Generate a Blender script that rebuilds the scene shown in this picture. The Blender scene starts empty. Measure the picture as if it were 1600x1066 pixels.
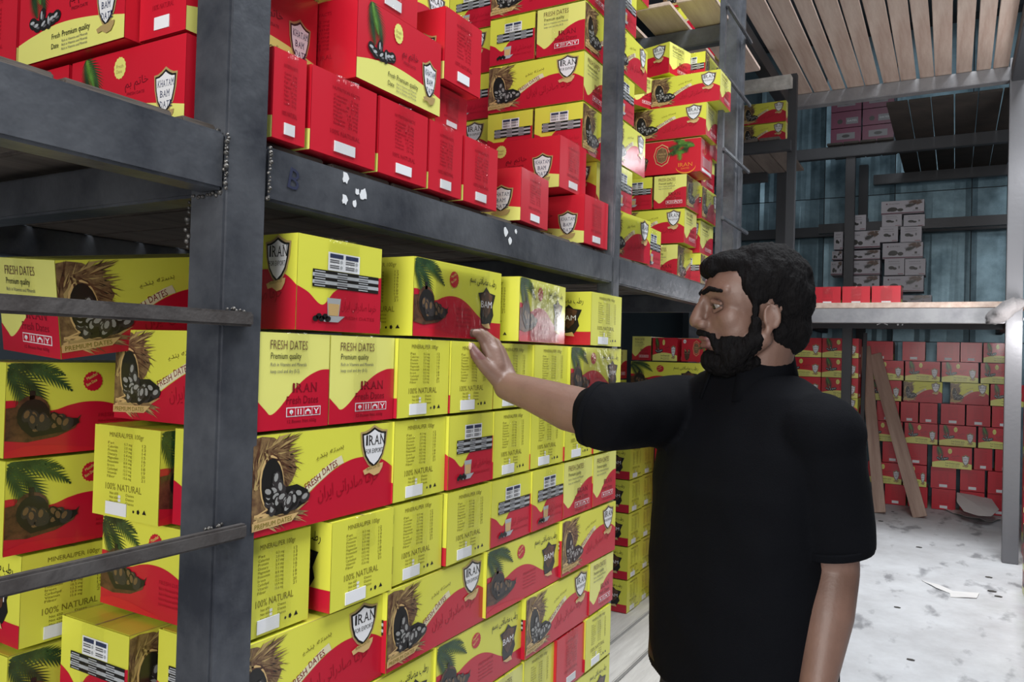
import bpy, bmesh, math, random
import numpy as np
from mathutils import Vector, Matrix, Euler
from mathutils import noise as mnoise
random.seed(7)
PI = math.pi
S = bpy.context.scene
COL = S.collection
R = math.radians

# ------------------------------------------------------------------ camera
FPX, TH, PITCH, ROLL, CH = 1212.0, R(29.65), .015, .027, 1.53
fw = Vector((-math.sin(TH)*math.cos(PITCH), math.cos(TH)*math.cos(PITCH), math.sin(PITCH)))
r0 = Vector((math.cos(TH), math.sin(TH), 0)); u0 = r0.cross(fw)
rt = r0*math.cos(ROLL) + u0*math.sin(ROLL)
up = -r0*math.sin(ROLL) + u0*math.cos(ROLL)
cd = bpy.data.cameras.new('camera'); cam = bpy.data.objects.new('camera', cd); COL.objects.link(cam)
cd.sensor_width = 36; cd.lens = 36*FPX/1600; cd.clip_start = .02; cd.clip_end = 100
cam.matrix_world = Matrix.Translation((0, 0, CH)) @ Matrix((rt, up, -fw)).transposed().to_4x4()
S.camera = cam
S.view_settings.view_transform = 'Standard'; S.view_settings.look = 'None'
S.view_settings.gamma = 1; S.view_settings.use_curve_mapping = False
S.view_settings.exposure = 0.0

def at(px, py, t):                     # a point t metres along the view axis
    return Vector((0, 0, CH)) + (fw + rt*((px-800)/FPX) - up*((py-533)/FPX))*t

# ------------------------------------------------------------------ light
w = bpy.data.worlds.new('world'); S.world = w; w.use_nodes = True
w.node_tree.nodes['Background'].inputs[0].default_value = (.80, .90, 1, 1)
w.node_tree.nodes['Background'].inputs[1].default_value = .10
def area(name, loc, rot, sx, sy, power, col):
    l = bpy.data.lights.new(name, 'AREA'); l.shape = 'RECTANGLE'; l.size = sx; l.size_y = sy
    l.energy = power; l.color = col
    o = bpy.data.objects.new(name, l); COL.objects.link(o); o.location = loc; o.rotation_euler = rot
    return o
def point(name, loc, power, col, rad=.05):
    l = bpy.data.lights.new(name, 'POINT'); l.energy = power; l.color = col; l.shadow_soft_size = rad
    o = bpy.data.objects.new(name, l); COL.objects.link(o); o.location = loc
    return o
area('roof_skylight', (.45, 2.2, 5.3), (0, 0, 0), 1.5, 4.6, 330, (.94, .97, 1))
area('rear_skylight', (-.4, 8.1, 5.5), (0, 0, 0), 2.2, 3.4, 12, (.85, .94, 1))
asl = area('aisle_floor_fill', (-.1, 6.3, 3.72), (0, 0, 0), .9, .7, 33, (.93, .97, 1)); asl.data.spread = R(105)  # unseen fill added under the planks to brighten the aisle floor
area('entrance_daylight', (.3, -2.7, 2.2), (R(84), 0, R(4)), 2.2, 2.2, 155, (1, .98, .95))
point('hanging_bulb', (.62, 6.2, 3.2), 14, (.95, .97, 1), .10)
point('post_lamp_light', (.55, 6.72, 1.80), 24, (1, .98, .98), .13)

# ------------------------------------------------------------------ materials
MATS = {}
def mat(name, col, rough=.5, metal=0, coat=0, bump=0, bscale=40, var=0, vscale=6, col2=None, trans=0, stretch=None, spec=.5):
    if name in MATS: return MATS[name]
    m = bpy.data.materials.new(name); m.use_nodes = True; nt = m.node_tree; N = nt.nodes; Lk = nt.links
    b = N['Principled BSDF']; b.inputs['Base Color'].default_value = (*col, 1)
    b.inputs['Roughness'].default_value = rough; b.inputs['Metallic'].default_value = metal
    b.inputs['Coat Weight'].default_value = coat; b.inputs['Coat Roughness'].default_value = .12
    b.inputs['Specular IOR Level'].default_value = spec
    tc = N.new('ShaderNodeTexCoord'); vec = tc.outputs['Object']
    if stretch:
        mp = N.new('ShaderNodeMapping'); mp.inputs['Scale'].default_value = stretch
        Lk.new(vec, mp.inputs[0]); vec = mp.outputs[0]
    if var or col2:
        n = N.new('ShaderNodeTexNoise'); n.inputs['Scale'].default_value = vscale; n.inputs['Detail'].default_value = 6
        n.inputs['Roughness'].default_value = .65
        Lk.new(vec, n.inputs['Vector'])
        cr = N.new('ShaderNodeValToRGB'); Lk.new(n.outputs['Fac'], cr.inputs[0])
        cr.color_ramp.elements[0].position = .35; cr.color_ramp.elements[1].position = .65
        c2 = col2 or tuple(max(0, c*(1-var)) for c in col)
        cr.color_ramp.elements[0].color = (*c2, 1); cr.color_ramp.elements[1].color = (*col, 1)
        Lk.new(cr.outputs[0], b.inputs['Base Color'])
    if bump:
        n2 = N.new('ShaderNodeTexNoise'); n2.inputs['Scale'].default_value = bscale; n2.inputs['Detail'].default_value = 3
        Lk.new(vec, n2.inputs['Vector'])
        bp = N.new('ShaderNodeBump'); bp.inputs['Strength'].default_value = bump; bp.inputs['Distance'].default_value = .01
        Lk.new(n2.outputs['Fac'], bp.inputs['Height']); Lk.new(bp.outputs[0], b.inputs['Normal'])
        if coat: Lk.new(bp.outputs[0], b.inputs['Coat Normal'])
    MATS[name] = m
    return m
CARD = dict(rough=.38, coat=.25, bump=.05, bscale=9)
yel = mat('printed_yellow', (.70, .70, .075), **CARD)
yel2 = mat('printed_pale_yellow', (.76, .75, .20), **CARD)
red = mat('printed_red', (.52, .008, .030), **CARD)
redk = mat('printed_bright_red', (.58, .010, .028), **CARD)
dred = mat('printed_dark_red_ink', (.20, .004, .014), **CARD)
faint = mat('faint_red_ink', (.33, .004, .016), **CARD)
olive = mat('olive_ink', (.20, .17, .02), **CARD)
black = mat('printed_black', (.012, .011, .010), **CARD)
dgrey = mat('printed_grey', (.12, .12, .13), **CARD)
lgrey = mat('printed_light_grey', (.42, .44, .46), **CARD)
white = mat('printed_white', (.78, .78, .80), **CARD)
tan = mat('printed_tan', (.62, .42, .18), **CARD)
gold = mat('printed_gold', (.42, .30, .12), **CARD)
brown = mat('printed_brown', (.14, .060, .030), col2=(.035, .016, .010), vscale=60, **CARD)
lbrown = mat('printed_husk', (.27, .17, .075), col2=(.10, .05, .028), vscale=70, **CARD)
green = mat('printed_green', (.040, .095, .030), col2=(.012, .038, .014), vscale=50, **CARD)
lgreen = mat('printed_light_green', (.14, .33, .05), col2=(.05, .15, .02), vscale=60, **CARD)
orange = mat('printed_orange', (.8, .25, .03), **CARD)
navy = mat('printed_navy', (.03, .04, .10), **CARD)
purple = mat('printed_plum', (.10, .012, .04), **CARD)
kraft = mat('raw_cardboard', (.42, .30, .18), rough=.8, var=.25, vscale=20)
wcard = mat('white_cardboard', (.46, .45, .50), rough=.5, var=.06)
sticker = mat('sticker_paper', (.80, .81, .84), rough=.45)
steel = mat('mill_scale_steel', (.165, .175, .195), rough=.36, metal=.5, bump=.15, bscale=35, col2=(.05, .055, .07), vscale=4)
rsteel = mat('rusty_flat_bar', (.10, .092, .09), rough=.6, metal=.3, bump=.25, bscale=60, col2=(.05, .042, .04), vscale=14)
weldm = mat('weld_slag', (.20, .19, .18), rough=.4, metal=.7, bump=.3, bscale=150, var=.6, vscale=90)
psteel = mat('painted_grey_steel', (.30, .30, .31), rough=.42, metal=.25, bump=.1, bscale=30, col2=(.20, .20, .215), vscale=5)
wood = mat('rough_pine', (.62, .50, .42), rough=.7, bump=.15, bscale=30, col2=(.44, .31, .25), vscale=2.2, stretch=(6, .5, 6))
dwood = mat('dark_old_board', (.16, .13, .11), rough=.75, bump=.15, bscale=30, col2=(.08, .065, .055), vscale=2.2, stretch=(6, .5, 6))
lwood = mat('bleached_board', (.60, .58, .54), rough=.7, bump=.15, bscale=30, col2=(.42, .40, .37), vscale=3, stretch=(6, .7, 6))
sheetm = mat('galvanised_sheet', (.22, .33, .39), rough=.36, metal=.6, bump=.35, bscale=3.5, col2=(.07, .12, .15), vscale=1.7)
paintw = mat('white_paint_splash', (.75, .77, .8), rough=.6)
paperm = mat('crumpled_white_card', (.66, .65, .64), rough=.7, bump=.3, bscale=12)
skin = mat('skin', (.185, .104, .078), rough=.48, bump=.06, bscale=220, var=.18, vscale=14)
lipm = mat('lip_skin', (.15, .065, .06), rough=.45)
hairm = mat('black_hair', (.004, .0035, .004), rough=.8, bump=.6, bscale=160, stretch=(1, 1, .35), spec=.12)
shirtm = mat('black_cotton_knit', (.0030, .0034, .0050), rough=.85, bump=.15, bscale=400, spec=.08)
jeansm = mat('dark_denim', (.010, .013, .028), rough=.8, bump=.2, bscale=300, var=.4, vscale=9, spec=.25)
leather = mat('black_leather', (.004, .004, .004), rough=.45, spec=.15)
chrome = mat('belt_buckle_metal', (.6, .6, .6), rough=.2, metal=1)
eyew = mat('eye_white', (.20, .18, .17), rough=.3, coat=.3)
eyed = mat('dark_iris', (.012, .008, .006), rough=.15, coat=.8)

def tape_mat(nm, rough, fac, bump):
    m = bpy.data.materials.new(nm); m.use_nodes = True; nt = m.node_tree; N = nt.nodes; Lk = nt.links
    for n in list(N):
        if n.type != 'OUTPUT_MATERIAL': N.remove(n)
    out = N['Material Output']
    tr = N.new('ShaderNodeBsdfTransparent'); tr.inputs[0].default_value = (.97, .97, .96, 1)
    gl = N.new('ShaderNodeBsdfGlossy'); gl.inputs['Roughness'].default_value = rough; gl.inputs[0].default_value = (1, 1, 1, 1)
    mx = N.new('ShaderNodeMixShader')
    fr = N.new('ShaderNodeFresnel'); fr.inputs[0].default_value = 1.6
    mu = N.new('ShaderNodeMath'); mu.operation = 'MULTIPLY_ADD'; mu.inputs[1].default_value = fac; mu.inputs[2].default_value = .01
    tc = N.new('ShaderNodeTexCoord'); nz = N.new('ShaderNodeTexNoise'); nz.inputs['Scale'].default_value = 45; nz.inputs['Detail'].default_value = 3
    bp = N.new('ShaderNodeBump'); bp.inputs['Strength'].default_value = bump; bp.inputs['Distance'].default_value = .01
    Lk.new(tc.outputs['Object'], nz.inputs['Vector']); Lk.new(nz.outputs['Fac'], bp.inputs['Height'])
    Lk.new(bp.outputs[0], gl.inputs['Normal']); Lk.new(fr.outputs[0], mu.inputs[0]); Lk.new(mu.outputs[0], mx.inputs[0])
    Lk.new(tr.outputs[0], mx.inputs[1]); Lk.new(gl.outputs[0], mx.inputs[2]); Lk.new(mx.outputs[0], out.inputs[0])
    return m
tapem = tape_mat('clear_packing_tape', .11, .20, .9)
filmm = tape_mat('clear_stretch_film', .22, .62, .3)

def floor_mat():
    m = bpy.data.materials.new('dusty_concrete'); m.use_nodes = True; nt = m.node_tree; N = nt.nodes; Lk = nt.links
    b = N['Principled BSDF']; b.inputs['Roughness'].default_value = .75
    tc = N.new('ShaderNodeTexCoord')
    n1 = N.new('ShaderNodeTexNoise'); n1.inputs['Scale'].default_value = 1.6; n1.inputs['Detail'].default_value = 9; n1.inputs['Roughness'].default_value = .7
    n2 = N.new('ShaderNodeTexNoise'); n2.inputs['Scale'].default_value = 7; n2.inputs['Detail'].default_value = 5
    c1 = N.new('ShaderNodeValToRGB'); c1.color_ramp.elements[0].position = .32; c1.color_ramp.elements[1].position = .62
    c1.color_ramp.elements[0].color = (.42, .42, .43, 1); c1.color_ramp.elements[1].color = (.60, .61, .63, 1)
    c2 = N.new('ShaderNodeValToRGB'); c2.color_ramp.elements[0].position = .32; c2.color_ramp.elements[1].position = .42
    c2.color_ramp.elements[0].color = (.50, .50, .51, 1); c2.color_ramp.elements[1].color = (1, 1, 1, 1)
    mp = N.new('ShaderNodeMapping'); mp.inputs['Scale'].default_value = (1, .45, 1)
    mx = N.new('ShaderNodeMix'); mx.data_type = 'RGBA'; mx.blend_type = 'MULTIPLY'; mx.inputs[0].default_value = 1
    Lk.new(tc.outputs['Object'], n1.inputs['Vector']); Lk.new(tc.outputs['Object'], mp.inputs[0]); Lk.new(mp.outputs[0], n2.inputs['Vector'])
    Lk.new(n1.outputs['Fac'], c1.inputs[0]); Lk.new(n2.outputs['Fac'], c2.inputs[0])
    Lk.new(c1.outputs[0], mx.inputs[6]); Lk.new(c2.outputs[0], mx.inputs[7]); Lk.new(mx.outputs[2], b.inputs['Base Color'])
    bp = N.new('ShaderNodeBump'); bp.inputs['Strength'].default_value = .4; bp.inputs['Distance'].default_value = .02
    Lk.new(n2.outputs['Fac'], bp.inputs['Height']); Lk.new(bp.outputs[0], b.inputs['Normal'])
    return m

# ------------------------------------------------------------------ mesh helpers
def new_obj(name, data, parent=None):
    o = bpy.data.objects.new(name, data); COL.objects.link(o)
    if parent: o.parent = parent
    return o
def tag(o, label=None, cat=None, group=None, kind=None):
    if label: o['label'] = label
    if cat: o['category'] = cat
    if group: o['group'] = group
    if kind: o['kind'] = kind
    return o
def box_bm(bm, c, d, rot=None, bev=0):
    r = bmesh.ops.create_cube(bm, size=1)
    M = Matrix.Translation(c) @ (rot.to_matrix().to_4x4() if rot else Matrix()) @ Matrix.Diagonal((*d, 1))
    bmesh.ops.transform(bm, matrix=M, verts=r['verts'])
    if bev:
        es = list({e for v in r['verts'] for e in v.link_edges})
        bmesh.ops.bevel(bm, geom=es, offset=bev, segments=2, affect='EDGES')
def bm_obj(name, bm, m, parent=None, smooth=False):
    me = bpy.data.meshes.new(name); bm.to_mesh(me); bm.free()
    for x in (m if isinstance(m, (list, tuple)) else [m]): me.materials.append(x)
    if smooth: me.shade_smooth()
    return new_obj(name, me, parent)
def boxo(name, lo, hi, m, parent=None, bev=0, rot=None):
    c = [(a+b)/2 for a, b in zip(lo, hi)]; d = [abs(b-a) for a, b in zip(lo, hi)]
    bm = bmesh.new(); box_bm(bm, (0, 0, 0), d, None, bev)
    o = bm_obj(name, bm, m, parent); o.location = c
    if rot: o.rotation_euler = rot
    return o
def empty(name, loc):
    o = bpy.data.objects.new(name, None); COL.objects.link(o); o.location = loc; o.empty_display_size = .1
    return o
def into(root, o):                     # parent a world-placed part under an unrotated root
    o.parent = root; o.location = Vector(o.location) - Vector(root.location); return o
# ------------------------------------------------------------------ structure
def plane_box(name, lo, hi, m): 
    o = boxo(name, lo, hi, m); tag(o, kind='structure'); return o
plane_box('floor', (-3.2, -3.5, -.1), (2.6, 10.6, 0), floor_mat())
wallm = mat('dark_blue_sheet_wall', (.03, .04, .05), rough=.5, metal=.3, var=.3, vscale=2)
plane_box('wall_left', (-3.3, -3.5, 0), (-3.2, 10.6, 5.6), wallm)
plane_box('wall_right', (2.5, -3.5, 0), (2.6, 10.6, 5.6), wallm)
rf = mat('roof_sheet', (.12, .14, .16), rough=.6, metal=.2)
o = boxo('ceiling', (-3.3, -3.5, 5.6), (-1.2, 10.6, 5.68), rf); tag(o, kind='structure')
o = boxo('ceiling', (1.4, -3.5, 5.6), (2.6, 10.6, 5.68), rf); tag(o, kind='structure')
o = boxo('ceiling', (-1.2, 7.9, 5.6), (1.4, 10.6, 5.68), rf); tag(o, kind='structure')
wb = boxo('wall_back', (-3.2, 10.3, 0), (2.5, 10.4, 5.6), wallm); tag(wb, kind='structure')
random.seed(3)
for i in range(7):
    x0 = -3.0+i*.79
    for j, (z0, z1) in enumerate(((0, 1.78), (1.79, 3.55), (3.56, 5.5))):
        bm = bmesh.new(); n = 14
        vs = []
        for k in range(n+1):
            u = k/n; d = .003*math.cos(u*2*PI*2) if (k not in (0, n)) else .012
            vs.append((bm.verts.new((u*.78, -d-.02+random.uniform(-.003, .003), z0)), bm.verts.new((u*.78, -d-.02, z1))))
        for a, b in zip(vs, vs[1:]): bm.faces.new((a[0], b[0], b[1], a[1]))
        o = bm_obj('metal_sheet', bm, sheetm); o.location = (x0, 10.3, 0)
        o.parent = wb; o.location = Vector(o.location)-Vector(wb.location)
        so = o.modifiers.new('s', 'SOLIDIFY'); so.thickness = .004

# ------------------------------------------------------------------ steel rack on the left, with its ladders and decks
rack = empty('steel_rack', (-.88, 2, 0))
tag(rack, 'long welded steel storage rack along the left side of the aisle', 'rack')
def rp(name, lo, hi, m=steel, bev=.004): return into(rack, boxo(name, lo, hi, m, None, bev))
rp('post', (-.922, .707, 0), (-.85, .779, 3.6))
rp('post', (-.900, 2.067, 0), (-.85, 2.117, 3.9))
rp('post', (-.915, 3.46, 0), (-.855, 3.53, 3.9))
rp('post', (-1.40, 4.62, 0), (-1.33, 4.70, 3.9))
for y in (.742, 2.09, 3.49): rp('post', (-2.08, y-.035, 0), (-2.01, y+.035, 3.9))
rp('post', (-.922, -.70, 0), (-.85, -.63, 3.6))
Zb, Zt = 1.737, 1.815
for a, b in ((-.63, .707), (.779, 2.067), (2.117, 3.46)):
    rp('beam', (-.90, a, Zb), (-.852, b, Zt))
    rp('beam', (-2.07, a, Zb), (-2.02, b, Zt))
    rp('beam', (-.90, a, .30), (-.856, b, .37))
rp('beam', (-2.02, .715, 1.735), (-.922, .770, 1.80)); rp('beam', (-2.02, 2.07, Zb), (-.90, 2.115, Zt))
rp('beam', (-2.02, .10, 1.735), (-.90, .15, 1.80))
rp('beam', (-2.02, 3.47, Zb), (-.915, 3.52, Zt)); 
rp('beam', (-2.02, 3.47, 2.96), (-.915, 3.525, 3.04)); rp('beam', (-2.02, 2.10, 2.96), (-.90, 2.15, 3.04))
# decks: boards laid across the beams, every board its own part
def board(root, lo, hi, m, rz=0, jit=.003, name='plank'):
    bm = bmesh.new(); d = [b-a for a, b in zip(lo, hi)]
    box_bm(bm, (0, 0, 0), d, None, min(.003, d[2]*.2))
    for v in bm.verts: v.co.z += mnoise.noise(v.co*3)*jit
    o = bm_obj(name, bm, m); o.location = [(a+b)/2 for a, b in zip(lo, hi)]; o.rotation_euler = (0, 0, rz)
    return into(root, o)
random.seed(5)
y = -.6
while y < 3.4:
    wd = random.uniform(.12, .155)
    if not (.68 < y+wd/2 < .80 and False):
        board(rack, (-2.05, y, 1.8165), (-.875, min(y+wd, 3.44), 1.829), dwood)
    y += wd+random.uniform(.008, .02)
x = -2.0                                             # lower deck, boards along the rack
while x < -.92:
    wd = random.uniform(.14, .17)
    board(rack, (x, .79, .372), (min(x+wd, -.862), 3.80, .392), lwood, 0, .002); x += wd+.014
x = -2.0; k = 0                                      # third-level deck seen from below
while x < -.93:
    wd = random.uniform(.13, .17)
    board(rack, (x, 3.2, 3.045), (x+wd, 4.15, 3.065), wood, R(random.uniform(-.6, .6))); x += wd+(.05 if k % 2 else .02); k += 1
# flat-bar rungs welded to the first post
for z in (.70, .985, 1.275, 1.565):
    o = rp('rung', (-.850, .335, z-.009), (-.836, .752, z+.011), rsteel, .003)
rp('ladder_rail', (-.86, .30, 0), (-.836, .335, 1.70), rsteel)
# welds at the first post
def weld(p, q, n, r=.005):
    bm = bmesh.new()
    for i in range(n):
        c = Vector(p).lerp(Vector(q), (i+.5)/n) + Vector([random.uniform(-.002, .002) for _ in range(3)])
        g = bmesh.ops.create_icosphere(bm, subdivisions=1, radius=r*random.uniform(.35, .8), matrix=Matrix.Translation(c))
    return tag(into(rack, bm_obj('weld_bead', bm, weldm, None, True)), kind='stuff')
weld((-.849, .706, 1.737), (-.849, .706, 1.815), 15); weld((-.849, .781, 1.735), (-.849, .781, 1.815), 15)
weld((-.92, .706, 1.733), (-.855, .706, 1.733), 10, .006); weld((-.922, .706, 1.66), (-.922, .706, 1.73), 9, .006)
weld((-.849, .715, 1.578), (-.849, .745, 1.578), 6, .004); weld((-.849, .690, 1.288), (-.849, .720, 1.288), 6, .005)
weld((-.90, .705, 1.817), (-.86, .705, 1.817), 6, .005)
def splash(c, r, ax='x', seed=0):
    bm = bmesh.new(); random.seed(seed); n = 11
    ring = [bm.verts.new((0, math.cos(2*PI*i/n)*r*random.uniform(.6, 1.1), math.sin(2*PI*i/n)*r*random.uniform(.7, 1.3))) for i in range(n)]
    bm.faces.new(ring); g = bmesh.ops.extrude_face_region(bm, geom=bm.faces[:])
    bmesh.ops.translate(bm, verts=[v for v in g['geom'] if isinstance(v, bmesh.types.BMVert)], vec=(.0006, 0, 0))
    bmesh.ops.recalc_face_normals(bm, faces=bm.faces[:])
    o = bm_obj('paint_mark', bm, paintw); o.location = c
    if ax == 'y': o.rotation_euler = (0, 0, R(-90))
    return o
for (yy, zz, r) in ((.9425, 1.803, .009), (.971, 1.786, .0055), (.986, 1.785, .010), (.942, 1.768, .008), (.965, 1.766, .006), (1.455, 1.792, .010), (1.475, 1.775, .008), (1.50, 1.80, .005)):
    into(rack, splash((-.8515, yy, zz), r, 'x', int(yy*100)))
c_ = bpy.data.curves.new('t', 'FONT'); c_.body = 'B'; c_.size = .045; c_.resolution_u = 2; c_.extrude = .0004
t_ = bpy.data.objects.new('t', c_); COL.objects.link(t_)
me_ = bpy.data.meshes.new_from_object(t_.evaluated_get(bpy.context.evaluated_depsgraph_get())); bpy.data.objects.remove(t_)
me_.name = 'marker_writing'; me_.materials.clear(); me_.materials.append(mat('blue_marker_ink', (.02, .025, .06), rough=.5))
o = new_obj('marker_writing', me_); o.location = (-.8512, .815, 1.765); o.rotation_euler = (R(90), R(12), R(90)); into(rack, o)
# far ladder: two rails and slanting rungs on the third post
into(rack, boxo('ladder_rail', (-.858, 3.165, .0), (-.835, 3.195, 3.6), steel, None, .003))
into(rack, boxo('ladder_rail', (-.858, 3.52, .0), (-.840, 3.545, 3.6), steel, None, .003))
for z in (3.28, 2.98, 2.69, 2.385, 2.104, 1.80, 1.50, 1.2, .9, .6, .3):
    into(rack, boxo('rung', (-.834, 3.16, z-.008), (-.822, 3.60, z+.009), steel, None, .003))

# ------------------------------------------------------------------ mezzanine rack across the end of the aisle
dsteel = mat('dark_painted_steel', (.05, .052, .058), rough=.5, metal=.3, bump=.1, bscale=30)
mez = empty('mezzanine_rack', (-.5, 7.2, 0))
tag(mez, 'grey steel mezzanine rack with plank decks across the far end of the aisle', 'rack')
def mp_(name, lo, hi, m=psteel, bev=.005): return into(mez, boxo(name, lo, hi, m, None, bev))
mp_('post', (.352, 7.16, 0), (.462, 7.27, 3.95), mat('mid_grey_steel', (.15, .15, .16), rough=.4, metal=.3, bump=.1, bscale=30))
mp_('post', (-1.40, 7.17, 0), (-1.275, 7.29, 3.9), dsteel)
mp_('post', (-.99, 8.55, 0), (-.90, 8.64, 3.9), dsteel)
mp_('post', (-1.02, 10.12, 0), (-.92, 10.2, 3.9), dsteel)
mp_('post', (.50, 10.1, 0), (.58, 10.2, 3.9), dsteel)
mp_('beam', (-1.275, 7.17, 1.862), (.352, 7.26, 1.985))
mp_('beam', (-1.6, 8.54, 1.87), (.50, 8.62, 1.985), dsteel)
mp_('beam', (-1.40, 7.17, 3.775), (.352, 7.27, 3.885))
mp_('beam', (-1.375, 4.30, 3.76), (-1.285, 7.17, 3.885), dsteel)
mp_('beam', (.36, 4.3, 3.76), (.45, 7.17, 3.885), dsteel)
mp_('beam', (-1.285, 4.30, 3.76), (.36, 4.38, 3.885), dsteel)
mp_('post', (.37, 4.3, 0), (.45, 4.38, 3.76), dsteel) if False else None
mp_('beam', (-3.0, 10.08, 3.05), (.5, 10.18, 3.17), dsteel); mp_('beam', (-2.6, 8.5, 3.62), (.5, 8.58, 3.735), dsteel)
mp_('beam', (.40, 7.27, 1.87), (.46, 10.1, 1.985), dsteel); mp_('beam', (-1.40, 7.29, 1.87), (-1.33, 10.1, 1.985), dsteel)
mp_('brace', (-1.2, 10.16, 2.72), (-.3, 10.20, 2.76), dsteel)
mp_('brace', (-.62, 10.16, 1.99), (-.58, 10.2, 3.05), dsteel)
random.seed(11)
x = -1.27; k = 0
edges = [-1.27, -1.105, -.955, -.835, -.69, -.56, -.42, -.29, -.165, -.02, .11, .225, .35]
for a, b in zip(edges, edges[1:]):
    board(mez, (a+.006, 4.31, 3.888), (b-.008-random.uniform(0, .012), 7.22, 3.912), wood, R(random.uniform(-.35, .35)))
for j, y in enumerate((7.175, 7.33, 7.49, 7.65, 7.81, 7.97, 8.13, 8.29, 8.45, 8.61, 8.77, 8.93, 9.09, 9.25, 9.41, 9.57, 9.73, 9.89)):
    board(mez, (-1.42, y, 1.988), (.50, y+.148, 2.035 if j < 2 else 2.02), wood, 0, .002)
bwood = mat('shaded_board', (.045, .036, .030), rough=.8, col2=(.02, .017, .015), vscale=3)  # shade beneath the far upper deck is put into this board colour
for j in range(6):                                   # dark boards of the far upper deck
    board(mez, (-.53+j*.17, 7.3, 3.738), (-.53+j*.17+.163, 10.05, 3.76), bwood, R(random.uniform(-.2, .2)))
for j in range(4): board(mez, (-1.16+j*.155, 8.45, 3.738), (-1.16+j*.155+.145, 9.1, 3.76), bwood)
mp_('beam', (-.85, 9.98, 3.62), (.50, 10.06, 3.735), dsteel)
o = into(mez, boxo('beam', (-1.3, 8.98, 2.92), (.48, 9.06, 3.02), dsteel)); 
for p in ((-.62, 1.925), ): pass
for dx, dz, rz in ((0, 0, .9), (0, 0, -.9)):         # chalk cross and dots on the rear beam
    bm = bmesh.new(); box_bm(bm, (0, 0, 0), (.11, .001, .008)); o = bm_obj('paint_mark', bm, paintw); o.location = (-.62, 8.5395, 1.93); o.rotation_euler = (0, rz*.5, 0); into(mez, o)
for dx, dz in ((-.08, .03), (.10, .0), (.13, .02), (.18, .03), (.14, -.02), (.18, -.02)):
    into(mez, splash((-.62+dx, 8.5392, 1.93+dz), .010, 'y', int(dx*1000)))
# cloth tied round the post, and the lamp below it
bm = bmesh.new()
bmesh.ops.create_uvsphere(bm, u_segments=24, v_segments=14, radius=1, matrix=Matrix.Translation((0, 0, 0)) @ Matrix.Diagonal((.125, .09, .075, 1)))
for v in bm.verts:
    n = mnoise.noise(v.co*22); v.co *= 1+.28*n; v.co.z += .55*v.co.x
cl = bm_obj('cloth_bundle', bm, mat('grey_rag', (.16, .15, .15), rough=.9, bump=.5, bscale=60), None, True); cl.location = (.34, 7.08, 1.955)
tag(cl, 'crumpled grey rag bundle tied on the far post beside the lit beam', 'cloth')
lamp = empty('tube_lamp', (.56, 7.02, 1.75)); tag(lamp, 'small lit lamp fixed beside the far right post', 'lamp')
bm = bmesh.new(); bmesh.ops.create_cone(bm, segments=16, radius1=.03, radius2=.03, depth=.06, cap_ends=True)
o = bm_obj('socket', bm, psteel, lamp); o.location = (0, 0, .11)
gm = bpy.data.materials.new('lamp_glow'); gm.use_nodes = True; b = gm.node_tree.nodes['Principled BSDF']
b.inputs['Emission Color'].default_value = (1, .98, .96, 1); b.inputs['Emission Strength'].default_value = 12
bm = bmesh.new(); bmesh.ops.create_uvsphere(bm, u_segments=16, v_segments=10, radius=.035)
o = bm_obj('bulb', bm, gm, lamp, True); o.location = (0, 0, .05); o.scale = (1, 1, 1.4)
bm = bmesh.new(); box_bm(bm, (-.05, .03, .14), (.10, .02, .02)); bm_obj('bracket', bm, psteel, lamp)

# leaning boards in front of the far pile
def lean(label, p, q, wd, th, m=wood):
    p, q = Vector(p), Vector(q); L = (q-p).length
    bm = bmesh.new(); box_bm(bm, (0, 0, L/2), (wd, th, L), None, .003)
    o = bm_obj('wooden_plank', bm, m); z = (q-p).normalized(); x = Vector((1, -.1, 0)); x = (x-z*x.dot(z)).normalized(); y = z.cross(x)
    o.matrix_world = Matrix.Translation(p) @ Matrix((x, y, z)).transposed().to_4x4()
    return tag(o, label, 'plank', 'planks leaning on the far rack')
pinkw = mat('pinkish_pine_board', (.40, .28, .22), rough=.7, col2=(.28, .18, .14), vscale=3, stretch=(8, 8, .6))
lean('narrow upright wooden plank leaning nearly vertical before the far red pile', (-.62, 8.72, .01), (-.84, 9.28, 1.70), .11, .025, pinkw)
lean('longer wooden plank slanting across the far red pile, right of the narrow one', (-.26, 8.72, .01), (-.74, 9.25, 1.62), .13, .025, pinkw)
lad = lean('thin dark steel bar standing upright behind the slanting planks', (-.83, 8.9, .0), (-.81, 8.95, 1.84), .035, .03, dsteel); lad.name = 'steel_bar'; lad['category'] = 'bar'
if 'group' in lad: del lad['group']

# torn white card and scraps on the floor
def scrap(name, pts, z, label, m=paperm, cat='cardboard', amp=.02, seed=1, group=None):
    bm = bmesh.new(); f = bm.faces.new([bm.verts.new((x, y, 0)) for x, y in pts])
    bmesh.ops.triangulate(bm, faces=bm.faces[:]); bmesh.ops.subdivide_edges(bm, edges=bm.edges[:], cuts=4, use_grid_fill=True)
    for v in bm.verts: v.co.z = abs(mnoise.noise(Vector((v.co.x*6+seed, v.co.y*6, seed))))*amp
    o = bm_obj(name, bm, m); o.location = (0, 0, z)
    so = o.modifiers.new('s', 'SOLIDIFY'); so.thickness = .003; so.offset = 1
    return tag(o, label, cat, group)
g = lambda px, py: (lambda d: ((d.x*CH/-d.z), (d.y*CH/-d.z)))(fw + rt*((px-800)/FPX) - up*((py-533)/FPX))
bm = bmesh.new(); pl = [(1495, 770, 8.0), (1525, 775, 8.0), (1549, 780, 7.95), (1561, 797, 7.5), (1549, 807, 7.3), (1528, 806, 7.35), (1506, 799, 7.5), (1495, 785, 7.75)]
cv = bm.verts.new(at(1527, 790, 7.62)); rg_ = [bm.verts.new(at(*p)) for p in pl]
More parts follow.
